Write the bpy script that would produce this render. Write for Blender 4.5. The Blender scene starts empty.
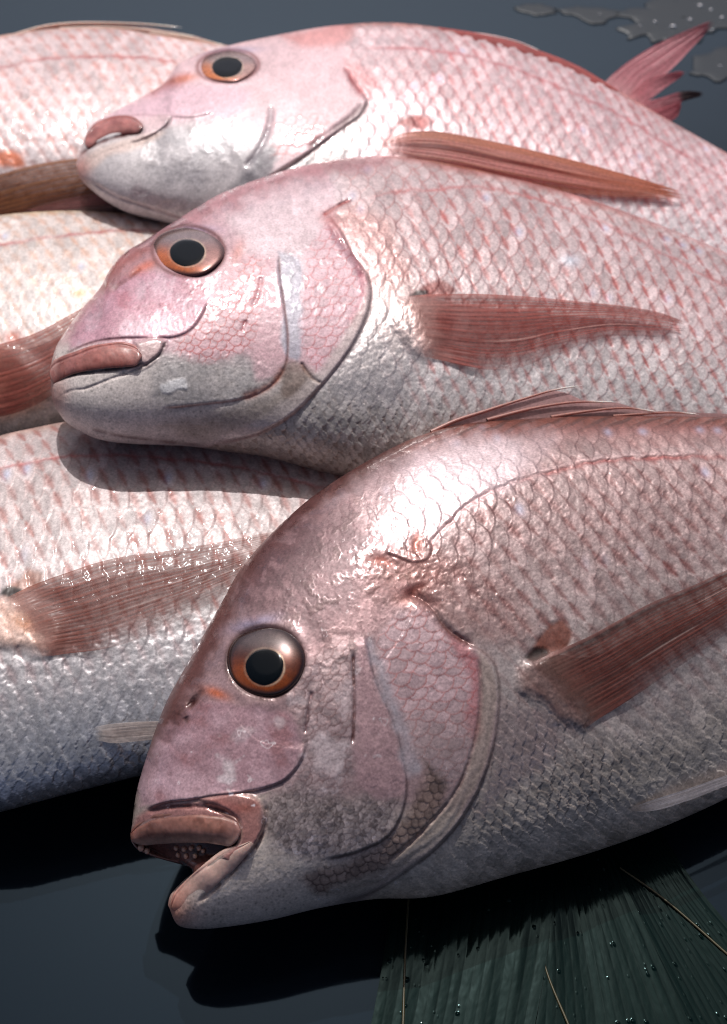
import bpy, math
import numpy as np

# ------------------------------------------------------------------ scene, camera
S = bpy.context.scene
COL = S.collection
W, H = 727, 1024
FPX = 1624.0
EL = math.radians(52.0)
D0 = 0.62
CAM = np.array([0.0, -D0*math.cos(EL), D0*math.sin(EL)])
FWD = np.array([0.0, math.cos(EL), -math.sin(EL)])
RIGHT = np.array([1.0, 0, 0])
UP = np.array([0.0, math.sin(EL), math.cos(EL)])
rng = np.random.RandomState(7)

def rays(x, y):
    x = np.asarray(x, float); y = np.asarray(y, float)
    return (FWD + RIGHT*((x-W/2)/FPX)[..., None] - UP*((y-H/2)/FPX)[..., None])

def at_z(x, y, z):
    d = rays(x, y)
    lam = (z-CAM[2])/d[..., 2]
    return CAM + d*lam[..., None]

# ------------------------------------------------------------------ small maths
def sstep(a, b, x):
    t = np.clip((x-a)/(b-a), 0, 1)
    return t*t*(3-2*t)

def lin(r, g, b, k=1.0):
    c = np.array([r, g, b], float)/255.0
    return np.where(c <= .04045, c/12.92, ((c+.055)/1.055)**2.4)*k

def hsh(i, j, seed=0):
    n = (i.astype(np.int64)*374761393 + j.astype(np.int64)*668265263 + seed*1442695041) & 0x7fffffff
    n = ((n ^ (n >> 13))*1274126177) & 0x7fffffff
    n = (n ^ (n >> 16)) & 0xffffff
    return n/float(0xffffff)

def vnoise(x, y, seed=0):
    i = np.floor(x); j = np.floor(y)
    u = x-i; v = y-j
    u = u*u*(3-2*u); v = v*v*(3-2*v)
    i = i.astype(np.int64); j = j.astype(np.int64)
    return ((hsh(i, j, seed)*(1-u)+hsh(i+1, j, seed)*u)*(1-v) +
            (hsh(i, j+1, seed)*(1-u)+hsh(i+1, j+1, seed)*u)*v)

def fbm(x, y, sc, oc=4, seed=0):
    r = 0; a = .5; t = 0
    x = x/sc; y = y/sc
    for k in range(oc):
        r = r+a*vnoise(x+17.3*k, y-9.1*k, seed+k); t += a
        c, s = 0.8, 0.6
        x, y = (c*x-s*y)*2.03, (s*x+c*y)*2.03
        a *= .55
    return r/t

def hermite(k, P, q):
    """smooth curve through P (n,dims) at parameters k, evaluated at q"""
    P = np.asarray(P, float)
    if P.ndim == 1: P = P[:, None]; one = True
    else: one = False
    k = np.asarray(k, float)
    dk = np.diff(k)[:, None]
    m = np.diff(P, axis=0)/dk
    T = np.zeros_like(P)
    T[1:-1] = (m[:-1]*dk[1:]+m[1:]*dk[:-1])/(dk[1:]+dk[:-1])
    T[0] = m[0]; T[-1] = m[-1]
    i = np.clip(np.searchsorted(k, q, side='right')-1, 0, len(k)-2)
    h = dk[i, 0][:, None]; u = ((q-k[i])/dk[i, 0])[:, None]
    r = ((2*u**3-3*u**2+1)*P[i]+(u**3-2*u**2+u)*h*T[i]+(-2*u**3+3*u**2)*P[i+1]+(u**3-u**2)*h*T[i+1])
    return r[:, 0] if one else r

def curve(pts, n=None, q=None):
    P = np.asarray(pts, float)
    L = np.r_[0, np.cumsum(np.linalg.norm(np.diff(P[:, :2], axis=0), axis=1))]
    L /= L[-1]
    if q is None: q = np.linspace(0, 1, n)
    return hermite(L, P, q)

def poly_sd(x, y, pts, smooth=True):
    """distance, signed side (+ = below a line drawn rightwards), fraction along, for flat arrays"""
    P = np.asarray(pts, float)
    if smooth and len(P) > 2: P = curve(P, len(P)*5)
    best = np.full(x.shape, 1e9); side = np.zeros(x.shape); al = np.zeros(x.shape)
    L = np.r_[0, np.cumsum(np.linalg.norm(np.diff(P, axis=0), axis=1))]
    for k in range(len(P)-1):
        ax, ay = P[k]; bx, by = P[k+1]
        dx, dy = bx-ax, by-ay
        l2 = dx*dx+dy*dy+1e-9
        t = np.clip(((x-ax)*dx+(y-ay)*dy)/l2, 0, 1)
        d2 = (x-ax-t*dx)**2+(y-ay-t*dy)**2
        m = d2 < best
        best = np.where(m, d2, best)
        cr = dx*(y-ay)-dy*(x-ax)
        side = np.where(m, np.sign(cr), side)
        al = np.where(m, (L[k]+t*math.sqrt(l2))/L[-1], al)
    return np.sqrt(best), side, al

def poly_in(x, y, pts, soft=3.0):
    P = np.asarray(pts, float)
    P = curve(np.vstack([P, P[:1]]), len(P)*4)
    best = np.full(x.shape, 1e9); ins = np.zeros(x.shape, bool)
    for k in range(len(P)-1):
        ax, ay = P[k]; bx, by = P[k+1]
        dx, dy = bx-ax, by-ay
        l2 = dx*dx+dy*dy+1e-9
        t = np.clip(((x-ax)*dx+(y-ay)*dy)/l2, 0, 1)
        best = np.minimum(best, (x-ax-t*dx)**2+(y-ay-t*dy)**2)
        c = ((ay > y) != (by > y)) & (x < dx*(y-ay)/(dy+1e-12)+ax)
        ins ^= c
    sd = np.sqrt(best)*np.where(ins, 1, -1)
    return sstep(-soft, soft, sd)

def scales(a, b, rx=1.05, ry=.95, seed=0, jit=.08, wedge=None):
    """overlapping fish scales on a staggered lattice (a towards the tail, b across)"""
    best = np.full(a.shape, 1e9)
    U = np.zeros(a.shape); V = np.zeros(a.shape); R = np.zeros(a.shape); R2 = np.zeros(a.shape); E = np.zeros(a.shape); MK = np.zeros(a.shape)
    fb = np.floor(b)
    for dj in (-1, 0, 1, 2):
        j = fb+dj
        off = .5*(j.astype(np.int64) & 1)
        i0 = np.floor(a-off)
        for di in (-1, 0, 1):
            i = i0+di
            ca = i+off
            r1 = hsh(i.astype(np.int64), j.astype(np.int64), seed)
            r2 = hsh(i.astype(np.int64), j.astype(np.int64), seed+5)
            ca = ca+jit*(r1-.5)*2
            u = a-ca; w = b-j-jit*(r2-.5)
            if wedge:
                p = wedge[0]*(u-.3)-wedge[1]*w; s = wedge[1]*(u-.3)+wedge[0]*w
                wd = wedge[2]*np.clip(1.05-np.abs(p+.12)/wedge[3], .03, 1)*(.7+.6*r1)
                MK = np.maximum(MK, np.exp(-(s/wd)**2)*sstep(wedge[3], wedge[3]*.55, np.abs(p+.12))*(.6+.4*r2))
            q = (u/rx)**2+(w/ry)**2
            m = (q < 1) & (ca < best)
            best = np.where(m, ca, best)
            U = np.where(m, u, U); V = np.where(m, w, V); R = np.where(m, r1, R); R2 = np.where(m, r2, R2)
            E = np.where(m, 1-np.sqrt(q), E)
    return (U, V, E, R, R2, MK) if wedge else (U, V, E, R, R2)

# ------------------------------------------------------------------ mesh building
def raw_mesh(name, verts, quads, mat, cols=None, prm=None, parent=None, origin=(0, 0, 0), smooth=True, tris=None):
    verts = np.asarray(verts, np.float64)-np.asarray(origin)
    me = bpy.data.meshes.new(name)
    n = len(verts)
    me.vertices.add(n)
    me.vertices.foreach_set('co', verts.astype(np.float32).ravel())
    quads = np.asarray(quads, np.int32).reshape(-1, 4)
    li = quads.ravel()
    st = np.arange(0, len(li), 4, dtype=np.int32); tot = np.full(len(quads), 4, np.int32)
    if tris is not None and len(tris):
        tris = np.asarray(tris, np.int32).reshape(-1, 3)
        st = np.r_[st, len(li)+np.arange(0, tris.size, 3, dtype=np.int32)]
        tot = np.r_[tot, np.full(len(tris), 3, np.int32)]
        li = np.r_[li, tris.ravel()]
    me.loops.add(len(li)); me.loops.foreach_set('vertex_index', li.astype(np.int32))
    me.polygons.add(len(st)); me.polygons.foreach_set('loop_start', st.astype(np.int32))
    me.polygons.foreach_set('loop_total', tot.astype(np.int32))
    me.update(calc_edges=True)
    me.validate()
    me.polygons.foreach_set('use_smooth', np.full(len(me.polygons), smooth, bool))
    if cols is not None:
        a = me.attributes.new('Col', 'FLOAT_COLOR', 'POINT')
        c = np.ones((n, 4), np.float32); cols = np.asarray(cols); c[:, :cols.shape[1]] = cols
        a.data.foreach_set('color', c.ravel())
    if prm is not None:
        a = me.attributes.new('Prm', 'FLOAT_COLOR', 'POINT')
        c = np.ones((n, 4), np.float32); c[:, :3] = prm
        a.data.foreach_set('color', c.ravel())
    me.materials.append(mat)
    o = bpy.data.objects.new(name, me)
    COL.objects.link(o)
    if parent is not None: o.parent = parent
    else: o.location = origin
    return o

def grid_quads(nr, nc, base=0, flip=False, closed=False):
    r = np.arange(nr-1)[:, None]; cc = np.arange(nc if closed else nc-1)[None, :]
    a = r*nc+cc; b = r*nc+(cc+1) % nc; c = (r+1)*nc+(cc+1) % nc; d = (r+1)*nc+cc
    q = np.stack([a, b, c, d], -1).reshape(-1, 4)+base
    return q[:, ::-1] if flip else q

def thing(name, label, cat, loc, group=None):
    o = bpy.data.objects.new(name, None)
    COL.objects.link(o)
    o.location = loc
    o.empty_display_size = .02
    o['label'] = label; o['category'] = cat
    if group: o['group'] = group
    return o

# ------------------------------------------------------------------ materials
def new_mat(name):
    m = bpy.data.materials.new(name); m.use_nodes = True
    return m, m.node_tree.nodes, m.node_tree.links, m.node_tree.nodes['Principled BSDF']

def fish_mat(name, grain=0.26, nscale=1400, bump=.13, sss=0.0, coat_rough=.08, dist=.00025):
    m, N, L, P = new_mat(name)
    at = N.new('ShaderNodeAttribute'); at.attribute_name = 'Col'
    pr = N.new('ShaderNodeAttribute'); pr.attribute_name = 'Prm'
    sep = N.new('ShaderNodeSeparateColor'); L.new(pr.outputs['Color'], sep.inputs[0])
    tc = N.new('ShaderNodeTexCoord')
    nz = N.new('ShaderNodeTexNoise'); nz.inputs['Scale'].default_value = nscale; nz.inputs['Detail'].default_value = 4
    L.new(tc.outputs['Object'], nz.inputs['Vector'])
    mr = N.new('ShaderNodeMapRange'); mr.inputs['To Min'].default_value = 1-grain; mr.inputs['To Max'].default_value = 1+grain
    mr.inputs['From Min'].default_value = .25; mr.inputs['From Max'].default_value = .75
    L.new(nz.outputs['Fac'], mr.inputs['Value'])
    mul = N.new('ShaderNodeVectorMath'); mul.operation = 'SCALE'
    L.new(at.outputs['Color'], mul.inputs[0]); L.new(mr.outputs[0], mul.inputs['Scale'])
    L.new(mul.outputs[0], P.inputs['Base Color'])
    n2 = N.new('ShaderNodeTexNoise'); n2.inputs['Scale'].default_value = nscale*.35; n2.inputs['Detail'].default_value = 3
    L.new(tc.outputs['Object'], n2.inputs['Vector'])
    m2 = N.new('ShaderNodeMapRange'); m2.inputs['To Min'].default_value = -.1; m2.inputs['To Max'].default_value = .1
    L.new(n2.outputs['Fac'], m2.inputs['Value'])
    ad = N.new('ShaderNodeMath'); ad.operation = 'ADD'; ad.use_clamp = True
    L.new(sep.outputs[0], ad.inputs[0]); L.new(m2.outputs[0], ad.inputs[1])
    L.new(ad.outputs[0], P.inputs['Roughness'])
    L.new(sep.outputs[1], P.inputs['Metallic'])
    L.new(sep.outputs[2], P.inputs['Coat Weight'])
    P.inputs['Coat Roughness'].default_value = coat_rough
    P.inputs['IOR'].default_value = 1.45
    bp = N.new('ShaderNodeBump'); bp.inputs['Strength'].default_value = bump; bp.inputs['Distance'].default_value = dist
    L.new(n2.outputs['Fac'], bp.inputs['Height']); L.new(bp.outputs[0], P.inputs['Normal'])
    L.new(bp.outputs[0], P.inputs['Coat Normal'])
    if sss:
        P.inputs['Subsurface Weight'].default_value = sss
        P.inputs['Subsurface Radius'].default_value = (1, .4, .3)
        P.inputs['Subsurface Scale'].default_value = .004
    return m

M_SKIN = fish_mat('wet_fish_skin')
M_LIP = fish_mat('fish_lip_flesh', grain=.15, nscale=900, bump=.15, sss=.25)
M_EYE = fish_mat('fish_iris', grain=.2, nscale=1500, bump=.03, coat_rough=.02)
M_PUPIL, N_, L_, P_ = new_mat('fish_pupil')
P_.inputs['Base Color'].default_value = (.003, .005, .007, 1); P_.inputs['Roughness'].default_value = .12; P_.inputs['IOR'].default_value = 1.3
P_.inputs['Specular IOR Level'].default_value = .25; P_.inputs['Coat Weight'].default_value = .12; P_.inputs['Coat Roughness'].default_value = .03

def fin_mat():
    m, N, L, P = new_mat('fish_fin_membrane')
    at = N.new('ShaderNodeAttribute'); at.attribute_name = 'Col'
    tc = N.new('ShaderNodeTexCoord'); nz = N.new('ShaderNodeTexNoise'); nz.inputs['Scale'].default_value = 900
    L.new(tc.outputs['Object'], nz.inputs['Vector'])
    mr = N.new('ShaderNodeMapRange'); mr.inputs['To Min'].default_value = .8; mr.inputs['To Max'].default_value = 1.2
    mr.inputs['From Min'].default_value = .25; mr.inputs['From Max'].default_value = .75
    L.new(nz.outputs['Fac'], mr.inputs['Value'])
    mul = N.new('ShaderNodeVectorMath'); mul.operation = 'SCALE'
    L.new(at.outputs['Color'], mul.inputs[0]); L.new(mr.outputs[0], mul.inputs['Scale'])
    L.new(mul.outputs[0], P.inputs['Base Color'])
    P.inputs['Roughness'].default_value = .5; P.inputs['Specular IOR Level'].default_value = .35
    P.inputs['Coat Weight'].default_value = .06; P.inputs['Coat Roughness'].default_value = .2
    tr = N.new('ShaderNodeBsdfTranslucent'); L.new(mul.outputs[0], tr.inputs['Color'])
    mx = N.new('ShaderNodeMixShader'); mx.inputs[0].default_value = .35
    L.new(P.outputs[0], mx.inputs[1]); L.new(tr.outputs[0], mx.inputs[2])
    tp = N.new('ShaderNodeBsdfTransparent')
    m2 = N.new('ShaderNodeMixShader'); L.new(at.outputs['Alpha'], m2.inputs[0])
    L.new(tp.outputs[0], m2.inputs[1]); L.new(mx.outputs[0], m2.inputs[2])
    L.new(m2.outputs[0], N['Material Output'].inputs['Surface'])
    return m
M_FIN = fin_mat()

# ------------------------------------------------------------------ fish body
class Fish: pass

def build_body(cfg):
    F = Fish(); F.cfg = cfg
    st = np.array(cfg['st'], float)
    Dk, Vk = st[:, :2], st[:, 2:4]
    k = np.r_[0, np.cumsum(.5*(np.linalg.norm(np.diff(Dk, axis=0), axis=1)+np.linalg.norm(np.diff(Vk, axis=0), axis=1)))]
    F.k = k
    # sample positions
    qf = np.linspace(0, k[-1], int(k[-1]*2))
    Df, Vf = hermite(k, Dk, qf), hermite(k, Vk, qf)
    xmin = np.minimum(Df[:, 0], Vf[:, 0]); xmax = np.maximum(Df[:, 0], Vf[:, 0])
    step = np.where((xmax > -12) & (xmin < W+12), cfg.get('dx', 1.3), np.where((xmax > -190) & (xmin < W+190), 2.4, 6.0))
    c = np.r_[0, np.cumsum(np.diff(qf)/step[1:])]
    q = np.interp(np.linspace(0, c[-1], int(c[-1])), c, qf)
    ns = len(q)
    D, V = hermite(k, Dk, q), hermite(k, Vk, q)
    depth = np.linalg.norm(D-V, axis=1).max()
    nt = int(depth*1.57/cfg.get('dt', 1.45))
    th = np.linspace(0, np.pi, nt)
    t = -np.cos(th)
    P = V[:, None, :]+(D-V)[:, None, :]*((t+1)/2)[None, :, None]
    if 'cap' in cfg:
        cap = curve(cfg['cap'], q=np.linspace(0, 1, 400))
        capk = np.linspace(0, 1, 400)
        cc = np.stack([np.interp((t+1)/2, capk, cap[:, i]) for i in (0, 1)], -1)
        d = cc-(V[0]+(D[0]-V[0])*((t+1)/2)[:, None])
        w = np.clip(1-q/cfg['capw'], 0, 1)**1.4
        P = P+w[:, None, None]*d[None]
    # plane
    rp = np.array(cfg['ref'], float)
    p0 = at_z(rp[0], rp[1], cfg['zc'])
    tx, ry = math.radians(cfg['tilt']), math.radians(cfg.get('roll', 0))
    n = np.array([math.sin(ry), -math.sin(tx), math.cos(tx)*math.cos(ry)]); n /= np.linalg.norm(n)
    F.n, F.p0 = n, p0
    F.mpx = np.dot(p0-CAM, FWD)/FPX
    # bulge
    hm = hermite(k, np.array(cfg['hm'], float), q)
    u = np.clip(q/cfg.get('nose', 70), 0, 1); gh = np.sqrt(np.clip(1-(1-u)**2, 0, 1))
    ue = np.clip((k[-1]-q)/30, 0, 1); gh = gh*np.sqrt(np.clip(1-(1-ue)**2, 0, 1))
    prof = np.sin(th)**cfg.get('pw', 1.0)
    X, Y = P[..., 0], P[..., 1]
    h = (hm*gh)[:, None]*prof[None, :]
    F.q, F.t, F.X, F.Y, F.h = q, t, X, Y, h
    F.SL = np.broadcast_to(q[:, None], X.shape)
    F.T = np.broadcast_to(t[None, :], X.shape)
    F.lat = .5*F.T+.5*(2/np.pi)*np.arcsin(F.T)       # across coordinate that tightens towards the rims
    vis = (X > -180) & (X < W+180) & (Y > -40) & (Y < H+40)
    F.vis = vis
    F.x, F.y = X[vis], Y[vis]
    F.sl, F.tt, F.la = F.SL[vis], F.T[vis], F.lat[vis]
    N = len(F.x)
    F.big = np.zeros(N); F.det = np.zeros(N)
    F.col = np.zeros((N, 3)); F.prm = np.zeros((N, 3))
    F.prm[:, 0] = .38; F.prm[:, 1] = .25; F.prm[:, 2] = .5
    return F

def lift(F, X, Y, h):
    d = rays(X, Y)
    lam = ((F.p0-CAM)@F.n)/(d@F.n)
    B = CAM+d*lam[..., None]
    return B-d/np.linalg.norm(d, axis=-1, keepdims=True)*(np.asarray(h)*F.mpx)[..., None]

def mix(F, c, m):
    c = np.asarray(c)
    F.col = F.col*(1-m[:, None])+c*m[:, None]

def mixp(F, m, rough=None, metal=None, coat=None):
    for i, v in enumerate((rough, metal, coat)):
        if v is not None: F.prm[:, i] = F.prm[:, i]*(1-m)+v*m

def near(F, pts, r):
    """index of vertices within r of the bounding box of pts"""
    P = np.asarray(pts, float)
    return np.where((F.x > P[:, 0].min()-r) & (F.x < P[:, 0].max()+r) & (F.y > P[:, 1].min()-r) & (F.y < P[:, 1].max()+r))[0]

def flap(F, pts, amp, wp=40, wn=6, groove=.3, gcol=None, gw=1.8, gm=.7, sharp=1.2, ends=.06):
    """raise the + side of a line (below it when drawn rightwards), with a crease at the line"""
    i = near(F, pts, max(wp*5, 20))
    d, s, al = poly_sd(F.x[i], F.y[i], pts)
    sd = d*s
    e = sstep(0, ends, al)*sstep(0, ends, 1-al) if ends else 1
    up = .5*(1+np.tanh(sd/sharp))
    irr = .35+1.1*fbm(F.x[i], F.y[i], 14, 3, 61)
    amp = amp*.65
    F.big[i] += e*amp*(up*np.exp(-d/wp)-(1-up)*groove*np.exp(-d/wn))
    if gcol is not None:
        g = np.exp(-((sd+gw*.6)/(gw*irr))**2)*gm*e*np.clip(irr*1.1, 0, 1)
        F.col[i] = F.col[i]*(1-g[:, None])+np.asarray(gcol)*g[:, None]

def line(F, pts, depth, w, col=None, m=.7, fade=.1, rough=None, wob=0):
    i = near(F, pts, w*4+4)
    x, y = F.x[i], F.y[i]
    if wob: x = x+wob*(fbm(x, y, 9, 2, 3)-.5)*2; y = y+wob*(fbm(x, y, 9, 2, 8)-.5)*2
    d, s, al = poly_sd(x, y, pts)
    e = np.exp(-(d/w)**2)*(sstep(0, fade, al)*sstep(0, fade, 1-al) if fade else 1)
    e = e*np.clip(.2+1.4*fbm(x, y, 9, 3, 62), 0, 1.2)
    F.big[i] -= depth*e
    if col is not None:
        g = np.clip(e*m, 0, 1)
        F.col[i] = F.col[i]*(1-g[:, None])+np.asarray(col)*g[:, None]

def region(F, pts, soft=4, wob=0, wsc=14):
    m = np.zeros(len(F.x))
    i = near(F, pts, soft*2+wob+12)
    x, y = F.x[i], F.y[i]
    if wob:
        x = x+wob*(fbm(x, y, wsc, 3, 21)-.5)*2; y = y+wob*(fbm(F.x[i], y, wsc, 3, 33)-.5)*2
    m[i] = poly_in(x, y, pts, soft)
    return m

def blob(F, cx, cy, rx, ry, rot=0, p=1.0, wob=0):
    c, s = math.cos(math.radians(rot)), math.sin(math.radians(rot))
    dx, dy = F.x-cx, F.y-cy
    q = ((dx*c+dy*s)/rx)**2+((-dx*s+dy*c)/ry)**2
    if wob: q = q*(1+wob*(fbm(F.x, F.y, 12, 3, 5)-.5)*2)
    return np.exp(-q**p)

def net_scales(F, m, sp, ang, hgt, ecol=None, em=.5, ew=.12, asp=1.0, seed=0, bright=.15, jit=.16):
    """a patch of scales laid along direction ang inside the mask m"""
    i = np.where(m > .01)[0]
    if len(i) == 0: return
    c, s = math.cos(math.radians(ang)), math.sin(math.radians(ang))
    x = F.x[i]+3*(fbm(F.x[i], F.y[i], 20, 2, 4)-.5); y = F.y[i]+3*(fbm(F.x[i], F.y[i], 20, 2, 9)-.5)
    a = (x*c+y*s)/sp; b = (-x*s+y*c)/(sp*asp)
    U, V, E, R, R2 = scales(a, b, seed=seed, jit=jit)
    mm = m[i]
    F.det[i] += mm*hgt*.5*(U-.5+(R-.5)*.5*V)
    F.col[i] *= (1+mm*bright*(R2-.5)*2)[:, None]
    if ecol is not None:
        g = mm*em*np.exp(-(E/ew)**2)
        F.col[i] = F.col[i]*(1-g[:, None])+np.asarray(ecol)*g[:, None]

HS = .40      # relief of the scales
def body_scales(F, m, sp, nr, hgt, pig, pm, edge, em, seed=0, bright=.12, shear=.0, wedge=None):
    i = np.where(m > .01)[0]
    a = F.sl[i]/sp+shear*F.la[i]+.25*(fbm(F.x[i], F.y[i], 60, 2, seed+2)-.5)
    b = (F.la[i]+1)/2*nr+.35*(fbm(F.x[i], F.y[i], 70, 2, seed+3)-.5)
    U, V, E, R, R2, mk = scales(a, b, seed=seed, jit=.09, wedge=wedge or (.5, .87, .25, .70))
    mm = m[i]
    hgt = hgt*HS
    lump = fbm(F.x[i], F.y[i], 30, 3, seed+6)
    F.det[i] += mm*hgt*(U-.55+(R-.5)*.5*V+(R2-.5)*.3*U)*(.5+lump)
    F.det[i] += mm*.35*(fbm(F.x[i], F.y[i], 5, 3, seed+9)-.5)
    F.col[i] *= (1+mm*bright*(R2-.5)*2)[:, None]
    fine = fbm(F.x[i]*.8+F.y[i]*.6, (F.y[i]*.8-F.x[i]*.6)*3, 7, 3, seed+4)
    F.col[i] *= (1+mm*.22*(fine-.5)*2)[:, None]
    mk = mk*(.55+.9*fbm(F.x[i], F.y[i], 40, 3, seed+8))
    pmi = pm[i] if np.ndim(pm) else pm
    g = np.clip(mm*pmi*mk, 0, 1)
    F.col[i] = F.col[i]*(1-g[:, None])+np.asarray(pig)*g[:, None]
    F.det[i] -= mm*mk*hgt*.35
    emi = em[i] if np.ndim(em) else em
    g = mm*emi*np.exp(-(E/.08)**2)*(.3+1.2*fbm(F.x[i], F.y[i], 22, 2, seed+7))
    F.col[i] = F.col[i]*(1-g[:, None])+np.asarray(edge)*g[:, None]
    # a few scales carry a blue fleck
    g = mm*(R2 > .94)*np.exp(-((U-.55)/.22)**2-(V/.3)**2)*sstep(.1, .5, F.la[i])*.45
    F.col[i] = F.col[i]*(1-g[:, None])+lin(186, 200, 232)*g[:, None]
    # silvery sheen varies from scale to scale
    F.prm[i, 1] = np.clip(F.prm[i, 1]+mm*(R-.5)*.2, 0, 1)
    F.prm[i, 0] = np.clip(F.prm[i, 0]+mm*(R2-.5)*.12, .08, 1)

def belly_scales(F, m, sp, ecol, em, hgt=.8, seed=70, dash=None, dm=.5):
    i = np.where(m > .01)[0]
    a = F.sl[i]/sp+.6*(fbm(F.x[i], F.y[i], 40, 2, seed)-.5); b = F.la[i]*F.cfg['hm'][len(F.cfg['hm'])//2]*2.2/sp+.5*(fbm(F.x[i], F.y[i], 40, 2, seed+1)-.5)
    U, V, E, R, R2 = scales(a, b, seed=seed, jit=.14)
    mm = m[i]*(.3+1.2*fbm(F.x[i], F.y[i], 30, 3, seed+2))
    F.det[i] += mm*hgt*(U-.5+(R-.5)*.4*V)
    F.col[i] *= (1+mm*.16*(R2-.5)*2)[:, None]
    g = np.clip(mm*em*np.exp(-(E/.12)**2), 0, 1)
    F.col[i] = F.col[i]*(1-g[:, None])+np.asarray(ecol)*g[:, None]
    if dash is not None:
        g = np.clip(mm*dm*sstep(.45, .2, U)*(.3+.9*R), 0, 1)
        F.col[i] = F.col[i]*(1-g[:, None])+np.asarray(dash)*g[:, None]

def finish_body(F, parent, origin):
    cfg = F.cfg
    sm_ = getattr(F, 'calm', 0)
    F.det *= 1-.55*sm_
    F.det += (1-.5*sm_)*.22*(fbm(F.x, F.y, 3.2, 3, 64)-.5)*2+(1-.7*sm_)*.35*(fbm(F.x, F.y, 9, 3, 65)-.5)*2
    F.col *= (1+.16*(fbm(F.x, F.y, 3.0, 2, 66)-.5)*2+.12*(fbm(F.x, F.y, 11, 3, 67)-.5)*2)[:, None]
    ns, nt = F.X.shape
    big = np.zeros((ns, nt)); big[F.vis] = F.big
    det = np.zeros((ns, nt)); det[F.vis] = F.det
    rimf = np.clip(np.sin(np.arccos(np.clip(F.T, -1, 1)))*6, 0, 1)
    capf = np.clip(F.SL/8, 0, 1)
    big *= rimf*capf
    h = F.h+big
    B = lift(F, F.X, F.Y, h)
    gs = np.gradient(B, axis=0); gt = np.gradient(B, axis=1)
    nrm = np.cross(gs, gt)
    nrm /= np.linalg.norm(nrm, axis=-1, keepdims=True)+1e-12
    vd = CAM-B
    sg = np.sign((nrm*vd).sum(-1, keepdims=True)); sg[sg == 0] = 1
    nrm *= sg
    B = B+nrm*(det*rimf*F.mpx)[..., None]
    col = np.zeros((ns, nt, 3)); prm = np.zeros((ns, nt, 3))
    col[:] = cfg['plain']; prm[:] = (.4, .25, .4)
    col[F.vis] = np.clip(F.col, 0.002, .95); prm[F.vis] = np.clip(F.prm, 0.03, 1)
    # far side, coarser
    nb = 44
    tb = np.cos(np.linspace(0, np.pi, nb+2))[1:-1]     # from dorsal (+1) to ventral (-1)
    idx = np.interp(tb, F.t, np.arange(nt))
    lo = np.floor(idx).astype(int); fr = (idx-lo)[None, :, None]
    PX = (np.stack([F.X, F.Y], -1)); PB = PX[:, lo]*(1-fr)+PX[:, np.minimum(lo+1, nt-1)]*fr
    hb = F.h[:, lo]*(1-fr[..., 0])+F.h[:, np.minimum(lo+1, nt-1)]*fr[..., 0]
    BB = lift(F, PB[..., 0], PB[..., 1], -hb*cfg.get('back', .8))
    BB[..., 2] = np.maximum(BB[..., 2], .0012)
    nfull = nt+nb
    V = np.concatenate([B, BB], axis=1).reshape(-1, 3)
    colb = np.broadcast_to(np.asarray(cfg['plain'], float), (ns, nb, 3)); prmb = np.broadcast_to((.4, .25, .4), (ns, nb, 3))
    C = np.concatenate([col, colb], 1).reshape(-1, 3); R = np.concatenate([prm, prmb], 1).reshape(-1, 3)
    Q = grid_quads(ns, nfull, closed=True, flip=cfg.get('flip', False))
    F.hh = h
    # height lookup on a pixel grid
    padx, pady = 80, 80
    M = np.full((H+2*pady, W+2*padx), np.nan)
    ix = np.round(F.X+padx).astype(int); iy = np.round(F.Y+pady).astype(int)
    ok = (ix >= 0) & (ix < M.shape[1]) & (iy >= 0) & (iy < M.shape[0])
    M[iy[ok], ix[ok]] = h[ok]
    for _ in range(60):
        bad = np.isnan(M)
        if not bad.any(): break
        acc = np.zeros_like(M); cnt = np.zeros_like(M)
        for dy, dx in ((0, 1), (0, -1), (1, 0), (-1, 0)):
            r = np.roll(np.roll(M, dy, 0), dx, 1)
            g = ~np.isnan(r)
            acc[g] += r[g]; cnt[g] += 1
        f = bad & (cnt > 0)
        M[f] = acc[f]/cnt[f]
    M[np.isnan(M)] = 0
    F.M, F.pad = M, padx
    def blur(A, r):
        for ax in (0, 1):
            c = np.cumsum(np.concatenate([np.repeat(np.take(A, [0], ax), r+1, ax), A, np.repeat(np.take(A, [-1], ax), r, ax)], ax), axis=ax)
            n = A.shape[ax]
            A = (np.take(c, np.arange(2*r+1, 2*r+1+n), ax)-np.take(c, np.arange(0, n), ax))/(2*r+1)
        return A
    F.MB = blur(blur(M, 5), 5)
    F.obj = raw_mesh('body', V, Q, M_SKIN, C, R, parent, origin)
    F.root, F.origin = parent, origin
    return F

def hmap(F, x, y, blurred=True):
    A = F.MB if blurred else F.M
    x = np.clip(np.asarray(x, float)+F.pad, 0, A.shape[1]-2); y = np.clip(np.asarray(y, float)+F.pad, 0, A.shape[0]-2)
    i = x.astype(int); j = y.astype(int); u = x-i; v = y-j
    return (A[j, i]*(1-u)+A[j, i+1]*u)*(1-v)+(A[j+1, i]*(1-u)+A[j+1, i+1]*u)*v

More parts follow.
